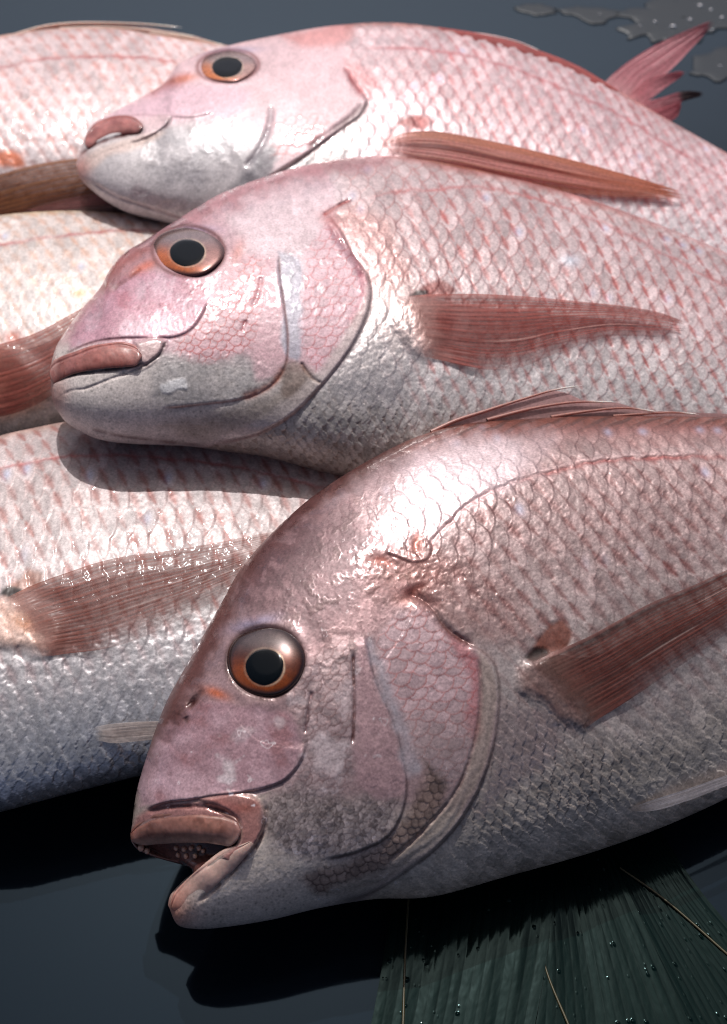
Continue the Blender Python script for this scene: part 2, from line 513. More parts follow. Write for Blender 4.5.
# ------------------------------------------------------------------ eyes, lips, fins
def eye(F, c, r, rot, pc, pr, prot=0, dome=.7, sink=2.5, cols=None, lod=(.25, 1.0)):
    """eyeball showing in its socket: iris dome with a pupil sub-part; all sizes in photo pixels"""
    cx, cy = c; rx, ry = r
    C_, S_ = math.cos(math.radians(rot)), math.sin(math.radians(rot))
    def el(u, v): return cx+rx*u*C_-ry*v*S_, cy+rx*u*S_+ry*v*C_
    # base plane of the socket
    a = np.linspace(0, 2*np.pi, 24, endpoint=False)
    ex, ey = el(np.cos(a)*1.0, np.sin(a)*1.0)
    hr = hmap(F, ex, ey)
    A = np.c_[np.ones(24), ex-cx, ey-cy]
    co = np.linalg.lstsq(A, hr, rcond=None)[0]
    h0 = lambda x, y: co[0]+co[1]*(x-cx)+co[2]*(y-cy)
    na, nr = 96, 40
    rr = np.linspace(0, 1.06, nr)[:, None]; aa = np.linspace(0, 2*np.pi, na, endpoint=False)[None, :]
    U, V = rr*np.cos(aa), rr*np.sin(aa)
    irr = 1+.022*np.cos(2*aa+.7)+.018*np.cos(3*aa+2)+.01*np.cos(5*aa)
    x, y = el(U*irr, V*irr)
    dm = dome*(.5*(rx+ry))
    h = h0(x, y)-sink+dm*np.sqrt(np.clip(1.15-rr**2, 0, 1))*.62+0*aa
    v = lift(F, x, y, h)
    # iris colours
    px, py = pc; prx, pry = pr
    rp = np.sqrt(((x-px)/prx)**2+((y-py)/pry)**2)
    rim = rr+0*aa
    K = dict(top=lin(84, 72, 72, .7), low=lin(190, 92, 34, .7), mid=lin(128, 66, 44, .65), rim=lin(58, 28, 22, .6), ring=lin(225, 200, 170, .9))
    if cols: K.update(cols)
    col = np.zeros(x.shape+(3,)); col[:] = K['mid']
    vv = (y-cy)/ry
    lo = sstep(-.1, .75, vv*lod[1]-lod[0]*U)*(rp > 1)
    col = col*(1-lo[..., None])+K['low']*lo[..., None]
    tp = sstep(.05, -.6, vv)
    col = col*(1-tp[..., None]*.85)+K['top']*tp[..., None]*.85
    st_ = fbm(np.broadcast_to(aa, x.shape)*9+0*x, rim*3, 1.0, 3, 5)
    col *= (.7+.6*st_)[..., None]
    col *= (.75+.5*fbm(x*1.0, y*1.0, 6, 3, 31))[..., None]
    hz = np.exp(-(((x-cx+.25*rx)/(.75*rx))**2+((y-cy+.62*ry)/(.28*ry))**2)); col = col*(1-.25*hz[..., None])+lin(130, 120, 122)*.25*hz[..., None]  # pale haze painted as a reflection across the top of the eye
    g = sstep(.84+.06*np.sin(3*aa), 1.0, rim); col = col*(1-g[..., None])+K['rim']*g[..., None]
    g = np.exp(-((rp-1.09)/.06)**2)*(.35+.65*sstep(-.6, .6, (x-px)/prx+.4*(y-py)/pry)); g = g*np.clip(.1+1.5*fbm(x, y, 8, 2, 41), 0, 1); col = col*(1-g[..., None]*.7)+K['ring']*g[..., None]*.7
    g = sstep(1.06, 1.0, rp); col = col*(1-g[..., None])+np.array([.006, .008, .01])*g[..., None]
    prm = np.zeros(x.shape+(3,)); prm[:] = (.28, .35, 1.0)
    q = grid_quads(nr, na, closed=True)
    o = raw_mesh('eye', v.reshape(-1, 3), q, M_EYE, col.reshape(-1, 3), prm.reshape(-1, 3), F.root, F.origin)
    # pupil
    nr2 = 14
    r2 = np.linspace(0, 1, nr2)[:, None]
    c2, s2 = math.cos(math.radians(prot)), math.sin(math.radians(prot))
    ux, uy = r2*np.cos(aa), r2*np.sin(aa)
    wob = 1+.035*np.cos(3*aa+1)+.03*np.cos(2*aa+.4)+.012*np.cos(7*aa)
    x2 = px+(prx*ux*c2-pry*uy*s2)*wob; y2 = py+(prx*ux*s2+pry*uy*c2)*wob
    # height of the dome there
    du, dv = (x2-cx), (y2-cy)
    u_ = (du*C_+dv*S_)/rx; v_ = (-du*S_+dv*C_)/ry
    h2 = h0(x2, y2)-sink+dm*np.sqrt(np.clip(1.15-(u_**2+v_**2), 0, 1))*.62+.35+.9*np.sqrt(np.clip(1-r2**2, 0, 1))
    raw_mesh('pupil', lift(F, x2, y2, h2).reshape(-1, 3), grid_quads(nr2, na, closed=True), M_PUPIL, None, None, o, (0, 0, 0) if False else F.origin)
    return o

def socket(F, c, r, rot, depth=3, ridge=2.5, col=None, colm=.6):
    cx, cy = c; rx, ry = r
    C_, S_ = math.cos(math.radians(rot)), math.sin(math.radians(rot))
    dx, dy = F.x-cx, F.y-cy
    q = np.sqrt(((dx*C_+dy*S_)/rx)**2+((-dx*S_+dy*C_)/ry)**2)
    F.big += ridge*.4*(.4+1.2*fbm(F.x, F.y, 18, 2, 63))*np.exp(-((q-1.18)/.2)**2)-depth*sstep(1.1, .85, q)
    if col is not None:
        g = np.exp(-((q-1.06)/.09)**2)*colm
        F.col = F.col*(1-g[:, None])+np.asarray(col)*g[:, None]

def lip(F, name, top, bot, bulge, col_fn, nseg=150, endr=.5, over=2.0, back=8, tap=(.05, .1)):
    """fleshy lip: a band between two traced edges, rounded out from the jaw"""
    nv = 34
    T, B = curve(top, nseg), curve(bot, nseg)
    u = np.linspace(0, 1, nseg)[:, None]
    th = np.linspace(0, np.pi, nv)[None, :]
    v = (1-np.cos(th))/2
    e = np.clip(u/tap[0], 0, 1)*np.clip((1-u)/tap[1], 0, 1)
    e = np.sqrt(np.clip(1-(1-e)**2, 0, 1))
    mid = (T+B)/2
    x = T[:, :1]*(1-v)+B[:, :1]*v; y = T[:, 1:]*(1-v)+B[:, 1:]*v
    x = mid[:, :1]+(x-mid[:, :1])*(endr+(1-endr)*e); y = mid[:, 1:]+(y-mid[:, 1:])*(endr+(1-endr)*e)
    hb = np.maximum(hmap(F, x, y), 0)
    hb = hb.mean(axis=1, keepdims=True)*.6+hb*.4
    h = hb+over+bulge*e*np.sin(th)**.8
    h = h+1.1*(fbm(x, y, 16, 4, 4)-.5)-1.6*np.exp(-((v-.16-.05*np.sin(u*7))/.05)**2)
    front = lift(F, x, y, h)
    bk = lift(F, x[:, ::-1], y[:, ::-1], (hb-back)[:, ::-1] if back < 50 else -hb[:, ::-1])
    V = np.concatenate([front, bk], 1).reshape(-1, 3)
    c = col_fn(x, y, u+0*v, v+0*u)
    C = np.concatenate([c, c[:, ::-1]], 1).reshape(-1, 3)
    R = np.zeros_like(C); R[:] = (.3, .0, .6)
    return raw_mesh(name, V, grid_quads(nseg, 2*nv, closed=True), M_LIP, C, R, F.root, F.origin)

def fin(F, name, up, lo, rays_n, lift_fn, col_fn, nu=150, nv=120, ridge=.8, ragged=0, seed=1, flat=False, hbase=0, smooth_h=True, parent=None):
    T, B = curve(up, nu), curve(lo, nu)
    u = np.linspace(0, 1, nu)[:, None]; v = np.linspace(0, 1, nv)[None, :]
    rw = rays_n*v+.8*(fbm(v*6, u*1.5, 1.0, 2, seed)-.5)
    if ragged:
        fr_ = rays_n*v-np.floor(rays_n*v); ed = ragged*(hsh(np.floor(rays_n*v).astype(np.int64), np.zeros(v.shape, np.int64), seed)+.8*np.abs(fr_-.5))
        uu = np.clip(u*(1-ed), 0, 1)
    else: uu = u+0*v
    # positions
    iu = uu*(nu-1); i = np.clip(iu.astype(int), 0, nu-2); f = iu-i
    Tx = T[i, 0]*(1-f)+T[i+1, 0]*f; Ty = T[i, 1]*(1-f)+T[i+1, 1]*f
    Bx = B[i, 0]*(1-f)+B[i+1, 0]*f; By = B[i, 1]*(1-f)+B[i+1, 1]*f
    x = Tx*(1-v)+Bx*v; y = Ty*(1-v)+By*v
    rw = rw+1.1*(fbm(v*5+0*u, u*.5+0*v, 1.0, 2, seed+1)-.5)
    rib = np.abs(np.sin(np.pi*rw))**.8                     # ray ridges
    rib = rib*(.25+.9*vnoise(v*rays_n*1.0+.5+0*u, u*1.2+0*v, seed+2))
    rsc = .28
    fine = .5+.5*np.sin(2*np.pi*rw*3+4*u)
    h = (hbase if flat else hmap(F, x, y)+1.2)+lift_fn(u+0*v, v+0*u)*(1 if flat else .12+.88*sstep(0, .25, u))+ridge*rsc*rib*sstep(0, .15, u)+.5*ridge*(fbm(u*9+0*v, v*rays_n*1.2+0*u, 1, 2, seed)-.5)
    P = lift(F, x, y, h)
    c, a = col_fn(u+0*v, v+0*u, rib, fine)
    CA = np.concatenate([c, a[..., None]], -1).reshape(-1, 4)
    return raw_mesh(name, P.reshape(-1, 3), grid_quads(nu, nv), M_FIN, CA, None, parent or F.root, F.origin)

def tube_pts(P, r, n=10):
    P = np.asarray(P, float); m = len(P)
    T = np.gradient(P, axis=0); T /= np.linalg.norm(T, axis=1, keepdims=True)
    up = np.array([0, 0, 1.0])
    A = np.cross(T, up); A /= np.linalg.norm(A, axis=1, keepdims=True)+1e-12
    Bn = np.cross(T, A)
    a = np.linspace(0, 2*np.pi, n, endpoint=False)
    r = np.asarray(r, float)
    V = P[:, None, :]+r[:, None, None]*(A[:, None, :]*np.cos(a)[None, :, None]+Bn[:, None, :]*np.sin(a)[None, :, None])
    return V.reshape(-1, 3), grid_quads(m, n, closed=True)

def spine(F, pts, w0, w1, c0, c1, h=0, parent=None, name='fin_spine', tipw=.25):
    n = 40
    P2 = curve(pts, n)
    hh = np.linspace(h if np.isscalar(h) else h[0], h if np.isscalar(h) else h[1], n)
    P = lift(F, P2[:, 0], P2[:, 1], hh)
    u = np.linspace(0, 1, n)
    V, Q = tube_pts(P, (w0*(1-u)+w1*u)*F.mpx*np.where(u > .97, tipw, 1))
    g = sstep(.75, .92, u)[:, None]
    c = np.repeat(np.asarray(c0)*(1-g)+np.asarray(c1)*g, 10, 0)
    R = np.zeros_like(c); R[:] = (.35, 0, .4)
    return raw_mesh(name, V, Q, M_LIP, c, R, parent or F.root, F.origin)

# ------------------------------------------------------------------ colours shared by the fishes (linear albedo)
PINK = lin(205, 140, 138); PALE = lin(214, 196, 194); SILV = lin(178, 174, 174); BELLY = lin(150, 143, 138)
BACK = lin(150, 92, 84); RED = lin(165, 62, 52); MARK = lin(140, 62, 56); DEEP = lin(96, 30, 26)
LILAC = lin(176, 134, 142); GREY = lin(140, 138, 142); CREAM = lin(215, 190, 176)

def skin_base(F, back=BACK, upper=PINK, mid=PALE, low=SILV, belly=BELLY, b0=.93, b1=.7, m0=.35, m1=-.25, l1=-.75):
    la = F.la+.10*(fbm(F.x, F.y, 45, 3, 11)-.5)
    n = len(F.x)
    c = np.repeat(np.asarray(belly)[None], n, 0)
    for col, a, b in ((low, -1.0, l1), (mid, l1, m1), (upper, m1, m0+.1), (back, b1, b0)):
        g = sstep(min(a, b), max(a, b), la)[:, None]
        c = c*(1-g)+np.asarray(col)*g
    big = fbm(F.x, F.y, 60, 4, 3)[:, None]; sm = fbm(F.x, F.y, 6, 3, 8)[:, None]
    c = c*(.82+.36*big)*(.88+.24*sm)
    F.col = c
    F.prm[:, 0] = .40+.12*(fbm(F.x, F.y, 25, 3, 2)-.5)
    F.prm[:, 1] = .22
    F.prm[:, 2] = .45

def pores(F, m, amp=.5, sc=4, dark=.2, seed=1):
    i = np.where(m > .01)[0]
    n = fbm(F.x[i], F.y[i], sc, 3, seed)
    F.det[i] += m[i]*amp*.5*(n-.5)*2
    F.col[i] *= (1-dark*m[i]*(1-2*n))[:, None].clip(.2, 1.8)

def specks(F, m, dens=.1, r=1.1, sp=7, col=(.02, .015, .012), k=.7, seed=4):
    i = np.where(m > .01)[0]
    a, b = F.x[i]/sp, F.y[i]/sp
    ia, ib = np.floor(a).astype(np.int64), np.floor(b).astype(np.int64)
    ox, oy = .2+.6*hsh(ia, ib, seed), .2+.6*hsh(ia, ib, seed+1)
    on = hsh(ia, ib, seed+2) < dens
    d = np.hypot(a-ia-ox, b-ib-oy)*sp
    g = np.exp(-(d/r)**2)*on*m[i]*k
    F.col[i] = F.col[i]*(1-g[:, None])+np.asarray(col)*g[:, None]

def mucus(F, m, amp=1.0, sc=9, seed=3, rough=.12):
    """wet blotches that stand slightly proud and shine"""
    i = np.where(m > .01)[0]
    n = sstep(.52, .68, fbm(F.x[i], F.y[i], sc, 3, seed))
    F.det[i] += m[i]*amp*.55*n
    F.prm[i, 0] = F.prm[i, 0]*(1-n*m[i])+rough*n*m[i]
    F.prm[i, 2] = np.maximum(F.prm[i, 2], .9*n*m[i])

# ================================================================== front fish (open mouth)
A = build_body(dict(
    st=[(131, 832, 168, 905), (137, 790, 178, 925), (148, 752, 196, 929), (165, 705, 226, 927), (190, 659, 270, 920),
        (223, 600, 325, 907), (240, 570, 367, 900), (295, 511, 430, 897), (364, 463, 505, 877), (440, 429, 590, 853),
        (540, 418, 675, 822), (633, 416, 765, 780), (727, 418, 845, 742), (850, 432, 935, 710), (1000, 480, 1040, 670), (1110, 545, 1120, 640)],
    hm=[30, 44, 54, 64, 76, 88, 94, 102, 106, 106, 102, 96, 90, 78, 52, 24],
    cap=[(168, 905), (170, 896), (176, 888), (185, 879), (194, 870), (185, 866), (164, 860), (149, 855), (136, 848), (131, 840), (131, 832)],
    capw=185, ref=(430, 680), zc=.044, tilt=20, roll=9, nose=95, plain=lin(170, 150, 148), flip=False, dx=.9, dt=1.0))
F = A
skin_base(F, back=lin(150, 88, 80), upper=lin(178, 150, 148), mid=lin(180, 168, 166), low=lin(178, 168, 158), belly=lin(196, 174, 154))
x, y = F.x, F.y
op_edge = [(404, 596), (420, 600), (433, 612), (446, 630), (462, 641), (478, 650), (492, 662), (498, 682), (499, 702), (494, 742), (484, 776), (466, 812), (438, 846), (404, 872), (372, 892), (338, 903)]
head = region(F, [(100, 900), (90, 700), (230, 540), (330, 470), (352, 500), (395, 545), (410, 585), (446, 630), (480, 650), (499, 702), (484, 776), (438, 846), (372, 892), (300, 960), (120, 960)], 4)
bodym = 1-head
# body scales
pm = sstep(-.62, -.05, F.la)*sstep(.92, .6, F.la)*.7
near_gill = sstep(0, 60, poly_sd(x, y, op_edge)[0])
body_scales(F, bodym*(.35+.65*near_gill), 18.5, 23, 1.5, lin(120, 58, 54), pm*sstep(420, 500, x+.3*(y-500)), lin(150, 112, 108), .25*sstep(-.8, .2, F.la), seed=2)
bs = bodym*sstep(-.3, -.55, F.la)*near_gill
belly_scales(F, bs, 11, lin(186, 178, 172), .35, .8, 71)
belly_scales(F, bodym*region(F, [(496, 690), (530, 700), (585, 735), (640, 760), (600, 800), (500, 830), (470, 830)], 14, 8), 11, lin(120, 96, 90), .5, 1.4, 74)
# dark-edged dorsal strip: oblique brown rows
ds = sstep(.80, .92, F.la+.03*(fbm(x, y, 16, 2, 7)-.5))*sstep(250, 330, x)
mix(F, lin(128, 76, 62), ds*.65)
st_ = .5+.5*np.sin((x*.45+y*1.0)*.62+5*(fbm(x, y, 30, 2, 6)-.5))
F.col *= (1-.45*ds*sstep(.45, .9, st_))[:, None]; F.det += ds*.8*st_
# lateral line
LL = [(418, 556), (432, 541), (455, 516), (480, 497), (520, 480), (560, 470), (600, 462), (650, 458), (740, 457)]
line(F, LL, .8, 2.4, lin(165, 88, 84), .75, wob=2)
line(F, [(p[0], p[1]-4) for p in LL], -.6, 2.2, lin(225, 190, 188), .4, wob=2)
# head skin
hup = head*sstep(780, 640, y+.35*(x-250))
mix(F, lin(166, 134, 136), head*.8)
F.col *= (1-.3*head*(fbm(x, y, 30, 4, 31)-.5)*2)[:, None]
fore = region(F, [(120, 840), (110, 740), (170, 660), (230, 560), (300, 480), (400, 430), (402, 452), (330, 505), (270, 575), (232, 620), (205, 670), (160, 750), (146, 800)], 11, 8)
mix(F, lin(112, 62, 56), fore*.85)
nape = region(F, [(330, 505), (400, 455), (470, 440), (560, 440), (540, 470), (470, 500), (430, 540), (395, 545), (350, 500)], 12, 8)
mix(F, lin(208, 180, 182), nape*.7); mixp(F, nape, rough=.34)
net_scales(F, region(F, [(300, 540), (340, 500), (420, 450), (470, 470), (440, 530), (400, 560), (330, 560)], 10, 6), 15, 150, .5, lin(150, 110, 112), .35, seed=4)
lower = head*sstep(-.25, .2, (y-(790+.12*(x-250)))/60.0)
mix(F, lin(176, 162, 152), lower*.85)
jaw = region(F, [(165, 915), (190, 898), (235, 868), (262, 840), (300, 850), (350, 880), (300, 920), (200, 940)], 12, 6)
mix(F, lin(206, 192, 180), jaw*.75)
jt = blob(F, 172, 912, 24, 20, 20); mix(F, lin(178, 118, 100), jt*.8)
specks(F, jaw, .35, 1.0, 6, k=.5)
# preorbital plate above the lip
pre = region(F, [(140, 808), (138, 785), (150, 752), (175, 718), (205, 700), (240, 706), (280, 712), (300, 728), (303, 750), (295, 770), (278, 785), (243, 792), (193, 799)], 5, 4)
mix(F, lin(180, 142, 150), pre*.85); mixp(F, pre, rough=.26, coat=.7)
bl = fbm(x, y, 20, 4, 44); mix(F, lin(140, 74, 68), pre*sstep(.52, .8, bl)*.4); mix(F, lin(205, 170, 178), pre*sstep(.5, .25, bl)*.6)
pores(F, pre, .35, 3, .12, 4)
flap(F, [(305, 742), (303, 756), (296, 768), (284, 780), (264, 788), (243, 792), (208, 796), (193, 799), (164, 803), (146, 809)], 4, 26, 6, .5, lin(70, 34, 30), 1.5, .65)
# nostril groove
line(F, [(160, 745), (178, 720), (196, 702), (208, 688)], 2.5, 9, lin(92, 44, 34), .6)
line(F, [(186, 712), (196, 698), (205, 688)], 3.0, 3.6, lin(60, 20, 16), .8, fade=.4)
for (a, b, r1, r2) in ((186, 720, 3, 3.6),):
    q = blob(F, a, b, r1, r2); F.big -= 2.2*q; mix(F, lin(60, 30, 26), q*.8)
    q = blob(F, a, b-4, 4, 1.6, -30); F.big += 1.6*q
mix(F, lin(214, 104, 46), blob(F, 216, 693, 13, 5, 20)*.8)
mix(F, lin(150, 148, 180), blob(F, 258, 622, 26, 6, -16)*.65)
socket(F, (266, 662), (37, 34.5), 0, 3.5, 3.2, lin(70, 40, 36), .8)
# mouth lining
mo = region(F, [(131, 840), (170, 838), (215, 838), (236, 842), (222, 852), (200, 872), (192, 878), (176, 870), (160, 864), (140, 856)], 3)
mix(F, lin(96, 58, 52), mo*.97); F.big -= 16*mo*sstep(860, 842, y-.05*x); mixp(F, mo, rough=.3, metal=0)
mix(F, lin(52, 26, 24), region(F, [(196, 842), (232, 842), (222, 852), (202, 868), (192, 862)], 4)*.9)
sn = region(F, [(130, 836), (136, 818), (148, 809), (190, 802), (226, 800), (240, 806), (238, 820), (180, 818), (140, 826)], 4)
mix(F, lin(158, 104, 100), sn*.85)
line(F, [(144, 812), (166, 808), (190, 806), (214, 809), (232, 814)], 2.5, 2.4, lin(70, 30, 30), .85)
# maxilla behind the upper lip
mx = region(F, [(200, 799), (243, 794), (258, 800), (265, 815), (263, 832), (252, 850), (236, 866), (222, 858), (240, 840), (238, 820), (225, 810)], 4)
mix(F, lin(150, 96, 90), mx*.85); F.big += 4*mx; mixp(F, mx, rough=.25, coat=.8, metal=.05)
mix(F, lin(130, 60, 40), blob(F, 245, 808, 10, 5)*.5)
line(F, [(262, 798), (266, 812), (264, 830), (256, 846), (240, 864), (220, 884), (196, 904)], 3.0, 2.4, lin(86, 50, 46), .7)
# cheek
ck = region(F, [(285, 700), (305, 668), (335, 630), (352, 640), (353, 700), (353, 770), (335, 800), (290, 790), (265, 800), (300, 770), (305, 740)], 7, 5)
mix(F, lin(190, 166, 166), ck*.85); net_scales(F, ck, 9, 60, .4, lin(126, 84, 82), .5, .2, seed=9, jit=.4, bright=.25); mixp(F, ck, metal=.4)
ckl = region(F, [(265, 805), (300, 785), (345, 800), (400, 800), (395, 830), (330, 858), (275, 850)], 10, 8)
mix(F, lin(176, 160, 158), ckl*.6); net_scales(F, ckl, 6, 20, .3, lin(96, 76, 74), .5, .25, seed=12, jit=.4, bright=.3); mixp(F, ckl, metal=.45)
sp_ = sstep(.56, .66, fbm(x, y, 5, 3, 71)); mix(F, lin(70, 55, 52), ckl*sp_*.5)
topck = region(F, [(300, 600), (360, 560), (400, 590), (370, 640), (345, 640), (310, 660)], 14, 8)
mix(F, lin(190, 150, 150), topck*.6); pores(F, topck, .35, 5, .3, 14)
crown = region(F, [(235, 600), (300, 520), (390, 545), (405, 590), (360, 600), (310, 640), (300, 625), (260, 615)], 12, 8)
pores(F, crown, .18, 4, .3, 24); pores(F, crown, .25, 14, .2, 25)
mix(F, lin(130, 96, 100), crown*.7); mix(F, lin(190, 150, 152), crown*sstep(.55, .7, fbm(x, y, 12, 4, 91))*.5)
mixp(F, crown, rough=.46, coat=.25); mixp(F, fore, rough=.46, coat=.3); mixp(F, topck, rough=.45, coat=.25)
line(F, [(353, 650), (354, 690), (354, 720), (352, 748)], 2.6, 1.7, lin(92, 50, 48), .8)
line(F, [(312, 690), (308, 712), (305, 735)], 1.5, 2, lin(110, 70, 72), .6)
# preopercle plate and its free edge, with the bare grey strip behind
pp = region(F, [(357, 640), (367, 640), (374, 680), (388, 715), (402, 760), (408, 785), (390, 800), (362, 790), (357, 720)], 4, 3)
mix(F, lin(186, 150, 154), pp*.65); pores(F, pp, .3, 5, .2, 44)
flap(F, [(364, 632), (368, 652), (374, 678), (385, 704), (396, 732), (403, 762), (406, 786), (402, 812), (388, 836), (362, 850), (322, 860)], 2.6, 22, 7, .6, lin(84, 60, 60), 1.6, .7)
gs_ = region(F, [(367, 644), (371, 640), (384, 662), (398, 692), (412, 730), (420, 756), (417, 776), (409, 776), (398, 734), (384, 702), (374, 672)], 5, 5)*(.45+.8*fbm(x, y, 14, 3, 69)).clip(0, 1)
mix(F, lin(172, 164, 172), gs_*.85); mixp(F, gs_, rough=.22, coat=.8, metal=.1)
# gill cover
opc = region(F, [(378, 640), (400, 612), (414, 604), (430, 616), (450, 638), (474, 655), (478, 690), (474, 735), (460, 775), (440, 792), (424, 770), (404, 720), (384, 668)], 5, 3)
mix(F, lin(196, 168, 172), opc*.85); net_scales(F, opc, 13, 68, .5, lin(170, 84, 76), .55, .12, seed=15, jit=.25, bright=.15)
mix(F, lin(170, 70, 76), region(F, [(446, 632), (476, 655), (480, 690), (474, 740), (468, 735), (470, 680), (456, 655)], 5, 4)*.5)
mix(F, lin(205, 180, 175), opc*sstep(690, 760, y)*.5); mixp(F, opc*sstep(690, 760, y), metal=.5, rough=.28)
drk = region(F, [(425, 765), (446, 788), (440, 815), (405, 850), (360, 882), (315, 892), (300, 878), (350, 862), (400, 825), (420, 790)], 7, 5)
mix(F, lin(136, 114, 104), drk*.85); net_scales(F, drk, 10, 120, 1.4, lin(76, 58, 52), .7, .2, asp=.7, seed=17, jit=.3, bright=.25)
# opercular membrane and outer edge
mem = region(F, [(478, 650), (490, 662), (497, 700), (491, 745), (478, 785), (456, 820), (420, 855), (372, 888), (340, 900), (330, 892), (380, 870), (425, 828), (455, 790), (472, 750), (480, 700)], 4, 2)
mix(F, lin(150, 138, 128), mem*.7); mixp(F, mem, rough=.22, coat=.9, metal=.05)
d_, s_, al_ = poly_sd(x, y, op_edge)
wv = np.sin(d_*.6+9*(fbm(x, y, 30, 3, 6)-.5))*fbm(x, y, 18, 3, 68); F.det += mem*.6*wv; F.col *= (1+.22*mem*wv)[:, None]
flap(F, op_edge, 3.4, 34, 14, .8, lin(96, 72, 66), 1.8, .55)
line(F, [(478, 652), (481, 690), (475, 740), (458, 788), (428, 826), (384, 866)], 2.2, 2.0, lin(120, 90, 88), .5)
line(F, [(404, 592), (420, 600), (436, 618), (452, 634), (474, 648)], 3.5, 4.5, lin(110, 48, 44), .6)
# wounds at the top of the gill cover
for (a, b, r1, r2, rt, cc, k) in ((381, 561, 12, 5, 8, lin(190, 84, 56), .8), (416, 545, 5, 10, 10, lin(186, 90, 62), .8), (414, 590, 12, 6, -20, lin(120, 28, 18), .85), (430, 600, 14, 5, 40, lin(110, 40, 30), .6), (428, 575, 26, 18, 20, lin(150, 72, 54), .45), (400, 575, 22, 10, 0, lin(160, 96, 76), .4), (408, 600, 14, 8, 0, lin(196, 120, 96), .4)):
    q = blob(F, a, b, r1, r2, rt, wob=.8); mix(F, cc, q*k); F.big -= 1.5*q*k
flap(F, [(424, 536), (431, 546), (428, 558), (414, 562), (396, 556), (384, 552)], 2, 10, 4, .5, lin(150, 84, 70), 1.6, .3)
w_ = region(F, [(360, 560), (390, 545), (440, 550), (520, 600), (540, 640), (500, 645), (440, 620), (400, 600), (365, 600)], 12, 8)
pores(F, w_, .5, 6, .35, 64); mucus(F, w_, .35, 6, 65)
mix(F, lin(150, 92, 84), w_*.35)
# wet highlights on cheek
mucus(F, region(F, [(210, 700), (300, 700), (350, 640), (352, 790), (280, 790), (215, 780)], 10), .5, 12, 51, .12)
mucus(F, head*sstep(-.9, -.3, F.la), .5, 8, 53, .16)
# pectoral base and axil
ax = region(F, [(527, 660), (535, 645), (550, 625), (562, 620), (572, 634), (566, 648), (548, 655)], 3, 2)
mix(F, lin(120, 62, 46), ax*.9); F.big -= 1*ax
axd = region(F, [(524, 658), (536, 648), (548, 650), (548, 656), (534, 662)], 2.5); mix(F, lin(20, 9, 7), axd*.95); F.big -= 1.5*axd; mixp(F, np.clip(ax+axd, 0, 1), rough=.7, coat=0, metal=0)
pb = region(F, [(525, 662), (560, 656), (580, 690), (584, 728), (566, 722), (540, 700), (520, 690)], 9, 4)
mix(F, lin(128, 92, 84), pb*.75); F.big += 5*pb; pores(F, pb, .7, 4, .3, 33)
# big scales with silver glints behind the gill opening
gsil = region(F, [(496, 700), (520, 706), (560, 720), (555, 760), (520, 780), (498, 800), (480, 815), (494, 760)], 8, 5)
mix(F, lin(200, 176, 172), gsil*.5); mixp(F, gsil, metal=.55, rough=.25)
specks(F, bodym*sstep(-.3, -.7, F.la), .08, 1.0, 8, k=.5)

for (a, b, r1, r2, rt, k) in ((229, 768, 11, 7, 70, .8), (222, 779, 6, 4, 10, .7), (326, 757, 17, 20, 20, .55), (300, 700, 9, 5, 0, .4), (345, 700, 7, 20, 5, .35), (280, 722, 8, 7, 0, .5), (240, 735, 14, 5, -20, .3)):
    q = blob(F, a, b, r1, r2, rt, 2, wob=1.6); mix(F, lin(244, 226, 228), q*k); mixp(F, q, rough=.16, metal=.3, coat=1)  # pale blobs put wet specular highlights into the skin colour
F.col *= (.86-.08*bodym+.48*np.clip(bodym*sstep(-.55, -.85, F.la)+jaw+.6*lower, 0, 1))[:, None]  # albedo painted darker for facing off-sun, belly and jaw brighter for bounce light
np_ = region(F, [(400, 470), (450, 445), (520, 445), (520, 475), (470, 500), (430, 520), (400, 500)], 16, 8); mix(F, lin(226, 206, 210), np_*.6); mixp(F, np_, rough=.33)  # nape colour lightened to paint in its broad sun highlight
F.col *= (1-.28*np.clip(crown+fore, 0, 1))[:, None]
F.calm = np.clip(crown+fore+topck+nape*.6+pre+.75*head, 0, 1)
LA = thing('sea_bream', 'large open-mouthed pink fish lying in front, its lower jaw hanging loose above the dark leaves', 'fish', (0.02, -.06, 0), 'sea bream laid out on the wet table')
oA = np.array(LA.location)
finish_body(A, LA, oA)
eye(A, (266, 661.5), (36.5, 34), 0, (264.5, 667), (18.2, 17.4), -15, sink=2.0)

def upper_lip_col(base, edge, low):
    def f(x, y, u, v):
        c = np.zeros(x.shape+(3,)); c[:] = base
        n = fbm(x, y, 10, 4, 5); m = sstep(.5, .75, n)[..., None]; c = c*(1-.5*m)+edge*.5*m
        st = .5+.5*np.sin(u*190+6*fbm(x, y, 8, 2, 2)); c = c*(1-.07*(st*sstep(.25, .6, v)*sstep(1, .7, v))[..., None])
        g = sstep(.62, .95, v)[..., None]; c = c*(1-g)+low*g
        g = sstep(.75, 1, u)[..., None]*.4; c = c*(1-g)+lin(190, 150, 145)*g
        return c*(.6+.8*fbm(x, y, 5, 4, 9))[..., None]
    return f
lip(A, 'upper_lip', [(130, 832), (138, 822), (149, 814), (166, 811), (184, 810), (208, 811), (226, 813), (236, 818), (241, 828)],
    [(131, 842), (140, 845), (160, 844), (182, 843), (205, 843), (220, 845), (230, 846), (236, 842), (241, 834)], 5,
    upper_lip_col(lin(142, 98, 86), lin(96, 52, 42), lin(176, 140, 124)), over=1.5, back=14)
